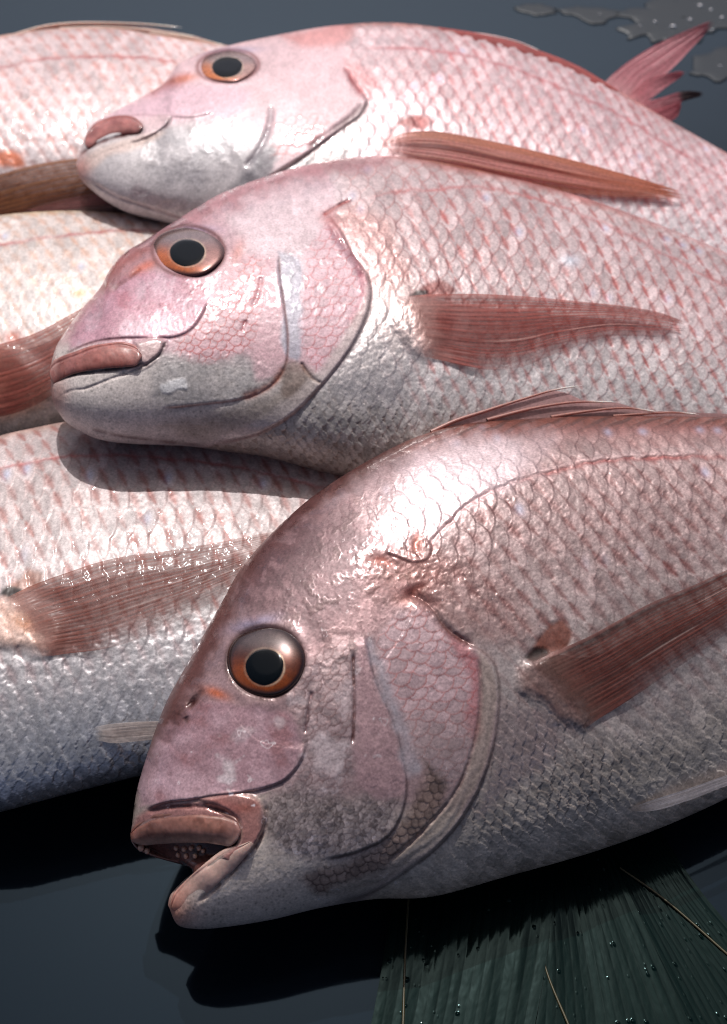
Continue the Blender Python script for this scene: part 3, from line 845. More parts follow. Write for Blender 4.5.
lip(A, 'lower_lip', [(250, 838), (240, 843), (225, 848), (210, 859), (197, 870), (184, 882), (174, 893), (168, 905)],
    [(256, 846), (246, 858), (236, 868), (224, 878), (212, 889), (199, 900), (187, 909), (176, 914)], 3.2,
    lambda x, y, u, v: (np.array(lin(200, 166, 154))*(1-sstep(.6, 1, u)[..., None]*.5)+np.array(lin(190, 96, 66))*sstep(.6, 1, u)[..., None]*.5)*(.85+.3*fbm(x, y, 4, 3, 3))[..., None], over=.8, back=12, tap=(.4, .12), endr=.25)
# teeth under the upper lip
vs, qs, n0 = [], [], 0
for tx, ty, tr in [(141, 848, 3.4), (147, 851, 3.0), (176, 848, 2.6), (184, 849, 2.8), (191, 848, 2.6), (199, 848, 2.7), (178, 855, 2.5), (186, 856, 2.6), (195, 856, 2.5), (203, 851, 2.2)]:
    a = np.linspace(0, 2*np.pi, 12, endpoint=False)[None]; r = np.linspace(0.01, 1, 6)[:, None]
    hx = tx+tr*r*np.cos(a); hy = ty+tr*1.15*r*np.sin(a)
    hh = hmap(A, tx, ty)+1+2.6*np.sqrt(1-r**2+1e-9)+0*a
    v = lift(A, hx, hy, hh).reshape(-1, 3); vs.append(v); qs.append(grid_quads(6, 12, base=n0, closed=True)); n0 += len(v)
vs = np.concatenate(vs); qs = np.concatenate(qs)
c = np.zeros((len(vs), 3)); c[:] = lin(190, 150, 132); r_ = np.zeros((len(vs), 3)); r_[:] = (.25, 0, .8)
raw_mesh('teeth', vs, qs, M_LIP, c, r_, LA, oA)

def pec_col(root, ray, mem, tipc, a0=.9, a1=.9, lowa=.55, basec=None):
    def f(u, v, rib, fine):
        w_ = np.clip(.15+.75*rib+.5*(fbm(u*2.5, v*9, 1., 3, 14)-.5), 0, 1)[..., None]; c = np.asarray(mem)*(1-w_)+np.asarray(ray)*w_
        c = c*(.7+.6*fbm(u*5, v*34, 1., 3, 4))[..., None]
        g = sstep(.16, 0, u+.1*(fbm(v*8, u*8, 1., 2, 3)-.5))[..., None]; c = c*(1-g)+np.asarray(root)*g
        g = sstep(.06, .0, v)[..., None]*.7; c = c*(1-g)+np.asarray(tipc)*g
        hl = np.exp(-((v-.62)/.012)**2)+np.exp(-((v-.30)/.010)**2)*.8  # thin pale streaks painted as glossy highlights along the rays
        hl = hl*sstep(.42, .6, fbm(u*4, v*3, 1., 2, 77))*1.6; hl = np.clip(hl, 0, 1.6)
        c = c*(1-.35*hl[..., None])+lin(220, 190, 180)*.35*hl[..., None]
        a = (a0*(1-u)+a1*u)*(1-(1-lowa)*sstep(.6, 1.0, v)*sstep(.12, .3, u))
        a = a*(1-(.12+.4*u)*(1-np.clip(rib*1.2, 0, 1)))
        a = a*sstep(-.015, .07, u+.04*(fbm(v*10, u*10, 1., 2, 23)-.5))
        return c, np.clip(a, 0, 1)
    return f
fin(A, 'pectoral_fin', [(530, 663), (548, 655), (568, 646), (590, 636), (612, 624), (650, 603.5), (692, 586), (727, 570), (790, 545), (850, 532)],
    [(584, 729), (590, 725), (597, 720), (610, 712), (626, 702), (662, 678), (698, 654), (727, 634), (790, 590), (850, 545)],
    19, lambda u, v: 4+16*np.sin(np.pi*np.clip(u*1.2, 0, 1)*.5)*(1-.75*v)+5*np.exp(-(v/.1)**2)*(1-u), pec_col(lin(120, 88, 80), lin(132, 74, 64), lin(70, 36, 32), lin(180, 132, 124), lowa=.35), ridge=.9, seed=3, ragged=.05)
fin(A, 'pelvic_fin', [(628, 809), (650, 801), (690, 788), (727, 775), (790, 756), (850, 744)], [(630, 812), (652, 811), (690, 800), (727, 786), (790, 772), (850, 750)],
    4, lambda u, v: 8+16*u-6*v, pec_col(lin(170, 160, 156), lin(236, 230, 234), lin(206, 196, 198), lin(246, 244, 248), lowa=.95), ridge=.8, seed=5, nv=40)
# dorsal fin folded down along the back
def dor_col(a, b):
    def f(u, v, rib, fine):
        c = np.asarray(a)*(1-v[..., None])+np.asarray(b)*v[..., None]
        return c*(.75+.5*fbm(u*20, v*4, 1., 3, 4))[..., None], np.clip(.95+0*u, 0, 1)
    return f
DF = fin(A, 'dorsal_fin', [(431, 432), (450, 424), (481, 412), (520, 401), (556, 391), (590, 402), (617, 403), (640, 409), (680, 412), (730, 414), (830, 424)],
    [(431, 434), (455, 428), (490, 424), (530, 421), (560, 420), (590, 419), (617, 419), (645, 419), (680, 419), (730, 421), (830, 434)],
    14, lambda u, v: 2-1.5*v, dor_col(lin(190, 150, 148), lin(150, 112, 110)), ridge=.5, seed=8, nv=30, flat=True)
for pts, w in (([(431, 432), (455, 421), (481, 412.5), (520, 400), (559, 389), (582, 385.5)], 2.3), ([(487, 420), (530, 409), (571, 402.5), (617, 402)], 2.1), ([(551, 417), (590, 411), (625, 408), (658, 412)], 1.8), ([(613, 416), (650, 413.5), (675, 412.5), (699, 414.5)], 1.5)):
    spine(A, pts, w, .8, lin(160, 112, 102), lin(225, 212, 205), (3, 7), DF)
# ================================================================== middle fish (closed mouth)
B = build_body(dict(
    st=[(50.5, 366, 51, 392), (56, 347, 53, 402), (67, 329, 58, 412), (81, 310, 66, 422), (102, 285, 82, 432), (109, 271, 92, 437), (122, 255, 106, 441),
        (144, 241, 126, 443.5), (169, 225, 158, 445), (194, 209, 190, 446.5), (220, 194, 222, 451), (261, 178, 265, 457), (316, 163, 325, 473), (380, 155.5, 385, 483), (461, 168, 450, 489),
        (562, 191, 540, 491), (663, 226, 635, 489), (727, 253, 700, 486), (850, 320, 820, 482), (960, 390, 940, 480), (1030, 432, 1020, 490)],
    hm=[40, 48, 54, 60, 68, 73, 78, 83, 88, 93, 97, 102, 107, 110, 110, 106, 98, 92, 70, 44, 24],
    ref=(350, 310), zc=.060, tilt=12.5, roll=10, nose=80, plain=lin(180, 158, 156), dx=.9, dt=1.0))
F = B; x, y = F.x, F.y
skin_base(F, back=lin(196, 140, 138), upper=lin(204, 182, 182), mid=lin(204, 196, 195), low=lin(182, 174, 168), belly=lin(166, 150, 138), b0=.98, b1=.86)
opB = [(326, 213), (340, 232), (352, 254), (366, 274), (370, 288), (368, 308), (356, 338), (340, 362), (320, 386), (292, 414), (256, 434), (214, 443)]
head = region(F, [(20, 420), (30, 340), (100, 250), (200, 190), (300, 155), (330, 175), (336, 215), (352, 254), (370, 288), (356, 338), (320, 386), (256, 434), (200, 447), (150, 470), (50, 450)], 4)
bodym = 1-head
ng = sstep(0, 50, poly_sd(x, y, opB)[0])
pm = sstep(-.75, -.1, F.la)*sstep(1.0, .85, F.la)*.85
body_scales(F, bodym*(.4+.6*ng), 17, 23, 1.5, lin(172, 92, 88), pm*sstep(360, 450, x), lin(190, 126, 122), .5*sstep(-.6, .1, F.la), seed=12, wedge=(.5, .87, .19, .66))
belly_scales(F, bodym*sstep(-.25, -.5, F.la), 10, lin(176, 166, 158), .3, .9, 72, lin(112, 88, 76), .5)
LLb = [(352, 205), (375, 196), (410, 191), (450, 188), (486, 188), (531, 198), (600, 222), (680, 262), (760, 305)]
line(F, LLb, .7, 2.0, lin(190, 112, 110), .6, wob=2)
mix(F, lin(200, 156, 164), head*.8)
F.col *= (1-.22*head*(fbm(x, y, 30, 4, 32)-.5)*2)[:, None]
mixp(F, head, rough=.46, metal=.03, coat=.3)
fr = region(F, [(40, 380), (60, 310), (120, 240), (200, 185), (300, 150), (380, 140), (390, 160), (310, 178), (235, 205), (200, 222), (160, 240), (125, 262), (112, 290), (85, 320), (62, 352)], 9, 6)
mix(F, lin(168, 112, 118), fr*.72)
mix(F, lin(150, 72, 62), region(F, [(100, 290), (112, 264), (135, 248), (150, 246), (130, 275), (110, 295)], 6, 4)*.75)
mix(F, lin(226, 206, 210), region(F, [(225, 215), (300, 185), (345, 190), (330, 215), (330, 260), (250, 255)], 16, 10)*.7)
pores(F, region(F, [(200, 200), (300, 165), (340, 180), (320, 215), (240, 240)], 14), .8, 6, .12, 4)
lowm = head*sstep(-10, 14, y-(352+.11*(x-160))+8*(fbm(x, y, 14, 3, 3)-.5))
mix(F, lin(212, 202, 196), lowm*.92)
gb = region(F, [(152, 352), (200, 352), (270, 360), (284, 372), (270, 392), (220, 404), (170, 408), (150, 392)], 9, 9)
mix(F, lin(164, 160, 160), gb*.7*(.4+.9*fbm(x, y, 12, 4, 7))); pores(F, gb, .6, 3.5, .25, 71); mucus(F, gb, .5, 7, 72, .16); mixp(F, gb, metal=.1, rough=.38)
q = region(F, [(160, 384), (186, 380), (187, 388), (176, 389), (172, 392), (162, 392)], 2, 2); mix(F, lin(235, 232, 232), q*.85); F.big += .5*q
br = region(F, [(160, 425), (230, 408), (275, 392), (300, 385), (312, 392), (290, 412), (240, 432), (190, 438)], 8, 6)
mix(F, lin(150, 136, 126), br*.7); pores(F, br, .7, 5, .2, 75)
pre = region(F, [(68, 348), (76, 330), (98, 300), (130, 274), (158, 272), (204, 284), (212, 298), (200, 316), (191, 329), (177, 337), (122, 338), (90, 342)], 4, 3)
mix(F, lin(196, 146, 160), pre*.85); bl = fbm(x, y, 18, 4, 46); mix(F, lin(214, 184, 194), pre*sstep(.5, .3, bl)*.6); mix(F, lin(170, 100, 112), pre*sstep(.55, .75, bl)*.6)
mixp(F, pre, rough=.4, coat=.4); pores(F, pre, .3, 3, .1, 5)
flap(F, [(208, 300), (202, 314), (191, 329), (177, 336), (158, 337.5), (122, 337.5), (95, 341), (76, 348), (62, 356)], 2.6, 22, 6, .4, lin(120, 70, 72), 1.3, .55)
line(F, [(106, 286), (122, 274), (140, 262), (156, 258)], 2.0, 6, lin(168, 130, 134), .6)
line(F, [(112, 290), (125, 280), (142, 268)], 2.5, 2.4, lin(110, 52, 44), .7)
q = blob(F, 113, 288, 5, 3, -40); F.big += 2*q; mix(F, lin(220, 190, 186), q*.5)
mix(F, lin(208, 98, 60), blob(F, 146, 266, 16, 5, -25)*.7)
mix(F, lin(130, 130, 165), blob(F, 196, 229, 22, 4, 0)*.5)
mix(F, lin(205, 110, 70), blob(F, 238, 252, 6, 12, 20)*.4)
socket(F, (188.5, 251), (34, 24), 2, 3.0, 3.2, lin(110, 60, 56), .8)
mxl = region(F, [(135, 342), (160, 339), (166, 342), (160, 354), (148, 366), (126, 372), (138, 358)], 3)
mix(F, lin(200, 170, 168), mxl*.85); F.big += 3.5*mxl; mixp(F, mxl, rough=.25, coat=.8)
line(F, [(166, 340), (161, 352), (152, 361), (140, 368), (120, 374)], 2.6, 1.8, lin(80, 62, 62), .8)
line(F, [(52, 386), (60, 380), (72, 375), (95, 371), (130, 366), (148, 363)], 3.5, 2.2, lin(52, 18, 16), .9)
line(F, [(62, 396), (70, 391), (84, 389), (108, 380), (134, 371)], 1.2, 1.6, lin(140, 110, 110), .6)
lj = region(F, [(50, 398), (56, 384), (80, 376), (140, 370), (150, 380), (150, 420), (110, 440), (70, 425)], 7, 3)
mix(F, lin(222, 210, 204), lj*.7); mix(F, lin(196, 140, 128), blob(F, 56, 396, 12, 18, 10)*.7); specks(F, lowm, .22, .9, 6, k=.45)
line(F, [(88, 428), (110, 434), (150, 440), (205, 446)], 2.0, 1.8, lin(120, 92, 90), .7)
ck = region(F, [(174, 338), (195, 326), (212, 304), (232, 276), (252, 256), (266, 262), (262, 300), (252, 345), (235, 354), (178, 352)], 6, 4)
mix(F, lin(208, 168, 174), ck*.8); net_scales(F, ck, 9.5, 68, .3, lin(180, 74, 68), .8, .14, asp=.8, seed=19, jit=.2, bright=.12)
for ln in ([(261, 276), (258, 294), (252, 306)], [(246, 320), (242, 332)], [(268, 258), (272, 268)]):
    line(F, ln, 1.0, 2.2, lin(180, 110, 116), .6)
ppl = region(F, [(262, 258), (278, 258), (283, 300), (286, 350), (280, 372), (258, 380), (255, 340), (266, 300)], 5, 4)
mix(F, lin(214, 172, 178), ppl*.7); pores(F, ppl, .6, 5, .12, 81)
gst = region(F, [(278, 252), (296, 256), (301, 300), (304, 345), (296, 362), (286, 356), (283, 310), (278, 275)], 3, 2)
mix(F, lin(176, 172, 184), gst*.9); mixp(F, gst, rough=.42, coat=.3); mix(F, lin(130, 128, 136), blob(F, 290, 274, 3, 7, -20)*.7)
flap(F, [(278, 250), (279, 275), (284, 310), (287, 345), (285, 364), (276, 380), (258, 393), (238, 399), (200, 404), (160, 408)], 1.8, 20, 7, .5, lin(140, 84, 70), 1.5, .6)
line(F, [(285, 366), (276, 380), (258, 392), (240, 398)], 1.0, 4, lin(170, 88, 58), .6)
opc = region(F, [(304, 262), (318, 232), (328, 222), (346, 244), (362, 274), (364, 296), (352, 326), (334, 356), (318, 372), (306, 352), (303, 300)], 5, 4)
mix(F, lin(206, 168, 176), opc*.8); net_scales(F, opc, 11, 62, .35, lin(184, 86, 88), .65, .12, seed=21, jit=.25, bright=.12)
mix(F, lin(176, 74, 96), region(F, [(356, 262), (368, 280), (366, 300), (354, 330), (350, 322), (360, 296), (358, 276)], 4, 3)*.6)
dk = region(F, [(285, 362), (305, 366), (318, 380), (306, 400), (290, 404), (280, 386)], 5, 4)
mix(F, lin(126, 106, 96), dk*.8); pores(F, dk, 1.2, 6, .4, 83)
mem = region(F, [(368, 284), (369, 308), (356, 338), (338, 364), (316, 390), (290, 415), (252, 435), (215, 442), (240, 430), (280, 404), (310, 380), (332, 352), (350, 325), (364, 296)], 4, 2)
mix(F, lin(206, 192, 188), mem*.7); mixp(F, mem, rough=.2, coat=.9, metal=.05)
flap(F, opB, 3.4, 30, 12, .7, lin(120, 84, 80), 1.8, .6)
line(F, [(300, 362), (312, 378), (322, 384)], 2, 1.8, lin(130, 96, 80), .7)
line(F, [(322, 216), (338, 206), (352, 199)], 2.5, 2.2, lin(150, 50, 46), .8); line(F, [(328, 222), (342, 244), (356, 262), (364, 278)], 2.5, 3.5, lin(150, 90, 100), .6)
w_ = region(F, [(320, 215), (345, 205), (380, 215), (400, 245), (410, 280), (380, 290), (366, 270), (345, 240)], 9, 6)
pores(F, w_, 1.2, 7, .25, 66); mix(F, lin(196, 120, 104), w_*.35); mix(F, lin(170, 60, 56), blob(F, 328, 220, 10, 6, 20, wob=.8)*.5)
lb = bodym*region(F, [(372, 285), (415, 285), (430, 300), (424, 350), (380, 330)], 10, 6)
mix(F, lin(216, 190, 184), lb*.6)
ax = region(F, [(412, 294), (425, 284), (446, 282), (455, 292), (430, 298)], 3, 2); mix(F, lin(128, 54, 46), ax*.85)
mix(F, lin(20, 9, 7), region(F, [(408, 296), (418, 290), (428, 292), (424, 297)], 2)*.95)
pb = region(F, [(400, 300), (430, 300), (446, 320), (440, 345), (424, 358), (405, 345), (395, 320)], 8, 4)
mix(F, lin(190, 148, 140), pb*.7); F.big += 4.5*pb; pores(F, pb, .8, 4, .3, 34)
gsil = region(F, [(372, 310), (400, 310), (420, 360), (400, 400), (350, 400), (330, 390), (352, 350)], 10, 6)
mix(F, lin(208, 200, 200), gsil*.5); mixp(F, gsil, metal=.5, rough=.26)
q = blob(F, 570, 261, 9, 6); mix(F, lin(222, 226, 236), q*.8); F.det += 1.2*q
mucus(F, head*sstep(-.4, .5, F.la), .5, 9, 54, .16)

F.col *= .94
F.calm = .8*head
LB = thing('sea_bream', 'pink fish with tightly shut mouth, lying between the big front fish and the uppermost fish', 'fish', tuple(at_z(350, 310, 0)), 'sea bream laid out on the wet table')
oB = np.array(LB.location)
finish_body(B, LB, oB)
eye(B, (188.5, 251), (33.5, 23.5), 2, (187, 252.7), (16.8, 13.0), -5, sink=1.5, lod=(.7, .8), cols=dict(rim=lin(104, 60, 54, .7), top=lin(150, 128, 128, .8), mid=lin(190, 138, 130, .75), low=lin(206, 104, 40, .8)))
lip(B, 'upper_lip', [(49, 372), (52, 362), (62, 356), (76, 351), (90, 346), (108, 343), (124, 342), (136, 346), (142, 354)],
    [(50, 378), (54, 384), (62, 379), (74, 374), (95, 370), (112, 368), (126, 367), (137, 365), (142, 358)], 4.5,
    upper_lip_col(lin(168, 108, 100), lin(140, 72, 66), lin(132, 76, 68)), over=2.5, back=12)
fin(B, 'pectoral_fin', [(406, 296.5), (420, 295), (445, 294), (480, 294), (512, 295.5), (545, 298), (580, 301.5), (625, 306), (662, 313), (688, 323)],
    [(425, 357), (430, 358), (440, 360), (465, 366), (490, 370), (517, 368), (560, 352), (610, 337), (655, 335), (689, 332)],
    17, lambda u, v: 4+10*np.sin(np.pi*np.clip(u, 0, 1)*.6)*(1-.7*v)+4*np.exp(-(v/.1)**2)*(1-u), pec_col(lin(180, 134, 126), lin(172, 88, 78), lin(112, 50, 46), lin(200, 112, 100), lowa=.25), ridge=1.0, seed=13, ragged=.06)

# ================================================================== uppermost fish
Cf = build_body(dict(
    st=[(84, 138, 76, 164), (90, 126, 79, 176), (110, 114, 94, 192), (143, 96, 126, 212), (165, 82, 150, 219), (176, 66, 166, 223), (193, 56.5, 190, 229), (231, 45, 225, 234), (275, 35.5, 270, 240), (330, 26, 330, 247), (400, 23, 400, 257),
        (477, 35, 470, 270), (537, 52, 530, 282), (598, 79, 590, 294), (660, 115, 650, 307), (727, 153, 720, 320), (830, 215, 820, 338), (920, 275, 910, 348), (980, 312, 980, 352)],
    hm=[26, 34, 44, 56, 62, 67, 73, 80, 88, 96, 100, 100, 98, 94, 86, 78, 60, 40, 22],
    ref=(330, 135), zc=.049, tilt=12, roll=8, nose=70, plain=lin(196, 170, 170), dx=1.3, dt=1.4))
F = Cf; x, y = F.x, F.y
skin_base(F, back=lin(200, 140, 130), upper=lin(220, 192, 194), mid=lin(220, 210, 212), low=lin(176, 172, 172), belly=lin(150, 140, 136), b0=.99, b1=.88)
opC = [(346, 68), (351, 80), (360, 92), (366, 101), (360, 114), (344, 126), (325, 140), (306, 154), (280, 170), (250, 190)]
head = region(F, [(50, 190), (60, 120), (170, 50), (300, 15), (340, 20), (346, 68), (366, 101), (344, 126), (306, 154), (250, 190), (200, 250), (80, 230)], 4)
bodym = 1-head
pm = sstep(-.75, -.1, F.la)*sstep(1.0, .85, F.la)*.75
body_scales(F, bodym, 15.5, 23, 1.4, lin(196, 112, 112), pm*sstep(370, 440, x), lin(206, 140, 142), .55*sstep(-.6, .1, F.la), seed=32, wedge=(.4, .92, .18, .66))
LLc = [(350, 52), (375, 48), (401, 48.5), (440, 51), (470, 56), (505, 66), (540, 79), (600, 105), (660, 140), (740, 190)]
line(F, LLc, .7, 1.8, lin(190, 108, 110), .65, wob=1.5)
mixp(F, head, rough=.46, metal=.03, coat=.3)
bl = hsh(np.floor(x/11).astype(np.int64), np.floor((y-.5*x)/9).astype(np.int64), 3)
mix(F, lin(222, 188, 192), head*.8)
F.col *= (1-.15*head*(fbm(x, y, 26, 4, 35)-.5)*2)[:, None]
mix(F, lin(206, 120, 112), region(F, [(280, 36), (330, 24), (352, 22), (352, 34), (300, 46)], 6, 5)*.6)
mix(F, lin(190, 110, 108), region(F, [(143, 96), (165, 80), (190, 74), (184, 84), (160, 96)], 5, 4)*.7)
lowm = head*sstep(-8, 10, y-(124+.02*(x-160))+8*(fbm(x, y, 12, 3, 3)-.5)-sstep(180, 300, x)*6)
mix(F, lin(206, 200, 200), lowm*.9*sstep(300, 240, x))
gp = region(F, [(150, 135), (180, 126), (250, 120), (258, 140), (240, 172), (200, 186), (160, 180), (140, 160)], 12, 10)
mix(F, lin(150, 146, 150), gp*.75*(.2+1.1*fbm(x, y, 14, 4, 7))); pores(F, gp, .25, 4, .25, 72); mixp(F, gp, metal=.1, rough=.4); mucus(F, gp, .5, 9, 73, .2)
pre = region(F, [(104, 118), (140, 100), (166, 88), (195, 86), (250, 96), (240, 112), (195, 118), (134, 116)], 6, 4)
mix(F, lin(218, 180, 192), pre*.7)
flap(F, [(215, 112), (192, 117), (170, 116), (134, 114.5), (108, 118)], 2.2, 18, 5, .4, lin(150, 110, 118), 1.2, .5)
line(F, [(150, 94), (165, 84), (182, 78)], 2, 3, lin(160, 96, 96), .6)
mix(F, lin(220, 120, 70), blob(F, 186, 78, 14, 4, -10)*.6)
mix(F, lin(140, 144, 180), blob(F, 232, 51, 24, 3.5, -4)*.7)
socket(F, (228, 66), (29, 15.5), -4, 2.5, 2.5, lin(130, 70, 66), .8)
mxl = region(F, [(140, 120), (168, 116), (172, 119), (165, 127), (150, 136), (132, 140), (144, 130)], 3)
mix(F, lin(214, 184, 186), mxl*.8); F.big += 3*mxl
line(F, [(172, 116), (167, 125), (156, 134), (140, 141)], 2.2, 1.7, lin(110, 88, 92), .75)
line(F, [(78, 158), (88, 149), (104, 141), (126, 135), (146, 131)], 3, 2, lin(90, 34, 32), .85)
line(F, [(84, 168), (100, 155), (124, 146), (150, 140)], 1, 1.6, lin(160, 140, 140), .5)
lj = region(F, [(72, 172), (84, 156), (110, 143), (150, 134), (164, 132), (140, 148), (105, 158), (88, 172)], 4, 2)
mix(F, lin(218, 194, 184), lj*.85); mix(F, lin(204, 140, 130), blob(F, 80, 168, 10, 16, -10)*.75)
line(F, [(92, 182), (115, 196), (150, 208), (190, 222)], 1.6, 1.8, lin(140, 112, 116), .6)
line(F, [(130, 190), (165, 205), (190, 208)], 1.2, 6, lin(150, 112, 116), .4)
line(F, [(272, 104), (268, 130), (258, 150), (244, 168)], 2.4, 3, lin(150, 140, 146), .6)
dk = region(F, [(262, 148), (274, 146), (276, 164), (250, 190), (225, 200), (240, 176)], 5, 5); mix(F, lin(116, 114, 120), dk*.8); pores(F, dk, 1, 5, .3, 85)
opc = region(F, [(280, 120), (300, 112), (330, 120), (320, 140), (296, 156), (276, 160), (274, 140)], 7, 4)
net_scales(F, opc, 10, 60, 1.3, lin(206, 100, 92), .6, .16, seed=25, jit=.25)
mem = region(F, [(364, 108), (344, 126), (310, 152), (270, 178), (300, 170), (340, 160), (362, 130)], 4, 2); mix(F, lin(190, 184, 182), mem*.8)
flap(F, opC, 3.8, 30, 12, .8, lin(110, 76, 76), 2.2, .65)
line(F, [(345, 66), (352, 80), (362, 94)], 2.5, 3.2, lin(150, 52, 58), .85); line(F, [(366, 101), (352, 116), (330, 132), (306, 150)], 2, 3, lin(96, 66, 66), .6)
w_ = region(F, [(344, 60), (362, 66), (378, 90), (368, 98), (352, 80)], 6, 5); mix(F, lin(206, 120, 120), w_*.5); pores(F, w_, 1, 5, .2, 67)
ax = region(F, [(396, 124), (406, 117), (420, 114), (430, 120), (428, 128), (410, 128)], 3, 2); mix(F, lin(140, 56, 50), ax*.85)
mix(F, lin(206, 150, 148), region(F, [(372, 140), (396, 130), (420, 132), (430, 150), (380, 156)], 7, 4)*.6)
sh = hsh(np.floor(F.sl/22).astype(np.int64), np.floor(F.la*9).astype(np.int64), 4)

F.calm = .8*head
LC = thing('sea_bream', 'uppermost shut-mouthed pale fish, its back passing in front of the torn tail fin', 'fish', tuple(at_z(330, 130, 0)), 'sea bream laid out on the wet table')
oC = np.array(LC.location)
finish_body(Cf, LC, oC)
eye(Cf, (228, 66), (28.5, 15.2), -4, (227, 67), (14.6, 10.0), -8, sink=1.2, lod=(.8, .6), cols=dict(rim=lin(130, 76, 72, .8), top=lin(170, 140, 140, .8), mid=lin(206, 160, 150, .8), low=lin(220, 120, 50, .85)))
lip(Cf, 'upper_lip', [(84, 142), (86, 136), (94, 124), (106, 118), (122, 115), (136, 118), (143, 124)],
    [(85, 146), (88, 149), (98, 143), (112, 138), (126, 135), (138, 133), (143, 128)], 4.5,
    upper_lip_col(lin(176, 112, 106), lin(140, 70, 66), lin(96, 42, 40)), over=2.5, back=10)
def red_fin(u, v, rib, fine):
    w = v+.10*(fbm(u*4, v*5, 1., 3, 14)-.5)
    c = np.zeros(u.shape+(3,)); c[:] = lin(186, 116, 92)
    for (v0, v1, cc, k) in ((.20, .34, lin(206, 140, 130), .8), (.36, .50, lin(120, 34, 32), .9), (.52, .70, lin(200, 128, 122), .9), (.74, .86, lin(130, 40, 38), .9)):
        g = (sstep(v0-.04, v0+.03, w)*sstep(v1+.04, v1-.03, w)*k*sstep(1.0, .5, u))[..., None]; c = c*(1-g)+cc*g
    c = c*(.7+.6*fbm(u*5, v*40, 1., 3, 4))[..., None]
    return c, np.clip(1.0*sstep(-.03, .16, u+.12*(fbm(v*8, u*8, 1., 2, 23)-.5))*(1-.6*sstep(.6, 1, v)*sstep(.3, .6, u)), 0, 1)
fin(Cf, 'pectoral_fin', [(380, 143), (401, 134), (430, 131), (466, 136), (505, 144), (548, 154), (603, 168), (658, 184), (692, 196)],
    [(386, 150), (412, 162), (440, 168), (470, 174), (510, 183), (550, 190), (600, 196), (650, 198), (692, 201)],
    11, lambda u, v: 5+8*np.sin(np.pi*np.clip(u, 0, 1)*.6)*(1-.7*v), red_fin, ridge=1.6, seed=23, ragged=.08)
DFc = fin(Cf, 'dorsal_fin', [(438, 27), (477, 33), (510, 41), (541, 51), (560, 58), (580, 67), (604, 81), (618, 90)],
    [(438, 29), (477, 41), (510, 50), (541, 58.5), (560, 68), (580, 76), (604, 88), (618, 92)],
    14, lambda u, v: 3.5-1.5*v, dor_col(lin(186, 104, 100), lin(150, 72, 70)), ridge=.6, seed=9, nv=24)
for pts, w in (([(462, 33), (490, 36), (520, 43), (541, 51.5)], 2.0), ([(528, 50), (552, 58), (579, 69)], 2.0), ([(575, 68), (592, 76), (607, 86)], 1.8)):
    spine(Cf, pts, w, .8, lin(226, 190, 188), lin(236, 222, 218), (8, 10), DFc)

# ================================================================== the three fishes on the left whose heads are out of view
def flank_fish(cfg, ll, pal, sp, nr, pig, pms, edge, ems, seed):
    F = build_body(cfg)
    skin_base(F, **pal)
    one = np.ones(len(F.x))
    F.prm[:, 1] = .06; F.prm[:, 0] += .06; F.prm[:, 2] = .25
    body_scales(F, one, sp, nr, 1.5, pig, sstep(-.55, -.05, F.la)*sstep(1.05, .9, F.la)*pms, edge, ems*sstep(-.8, .2, F.la), seed=seed, wedge=(.5, .87, .2, .66))
    line(F, ll, .8, 1.9, lin(176, 100, 98), .7, fade=.02, wob=1.5)
    return F

Ff = flank_fish(dict(
    st=[(-240, 640, -235, 690), (-215, 590, -200, 750), (-165, 530, -150, 790), (-80, 468, -70, 812), (0, 435.5, 0, 812), (33, 428, 34, 803), (63, 422, 64, 795), (140, 420, 140, 776), (240, 430, 235, 757), (340, 452, 330, 728), (440, 486, 430, 700), (540, 535, 530, 668), (600, 575, 600, 650)],
    hm=[30, 62, 80, 84, 82, 81, 80, 74, 64, 50, 38, 28, 20], ref=(80, 615), zc=.032, tilt=8, roll=0, nose=90, plain=lin(170, 156, 154), dx=1.3, dt=1.4),
    [(-10, 471), (22, 464), (60, 457), (100, 455), (160, 458), (240, 468), (330, 490)],
    dict(back=lin(190, 160, 150), upper=lin(188, 174, 172), mid=lin(180, 172, 172), low=lin(168, 170, 178), belly=lin(156, 144, 136), b0=1.0, b1=.9), 19, 19, lin(146, 78, 68), .8, lin(176, 136, 132), .4, 42)
F = Ff; x, y = F.x, F.y
belly_scales(F, sstep(-.3, -.5, F.la), 13, lin(206, 206, 208), .5, 1.0, 73)
sil = sstep(-.02, -.25, F.la); mix(F, lin(166, 168, 174), sil*.45*sstep(-.95, -.5, F.la)); mixp(F, sil, metal=.5, rough=.3)
pb = region(F, [(-15, 600), (20, 596), (50, 610), (66, 630), (50, 655), (30, 650), (-10, 640)], 8, 4)
mix(F, lin(206, 168, 150), pb*.7); mix(F, lin(190, 120, 70), blob(F, 24, 622, 14, 9, 20, wob=.6)*.7); F.big += 5*pb; pores(F, pb, .7, 4, .2, 36)
mix(F, lin(130, 74, 46), region(F, [(0, 596), (14, 584), (30, 570), (44, 574), (40, 586), (14, 596)], 4, 4)*.7)
mix(F, lin(16, 8, 6), region(F, [(-2, 594), (8, 586), (22, 590), (16, 597)], 2.5)*.95)
LF = thing('sea_bream', 'pale fish at lower left, its spread fin reaching the big open-mouthed head', 'fish', tuple(at_z(80, 615, 0)), 'sea bream laid out on the wet table')
finish_body(Ff, LF, np.array(LF.location))
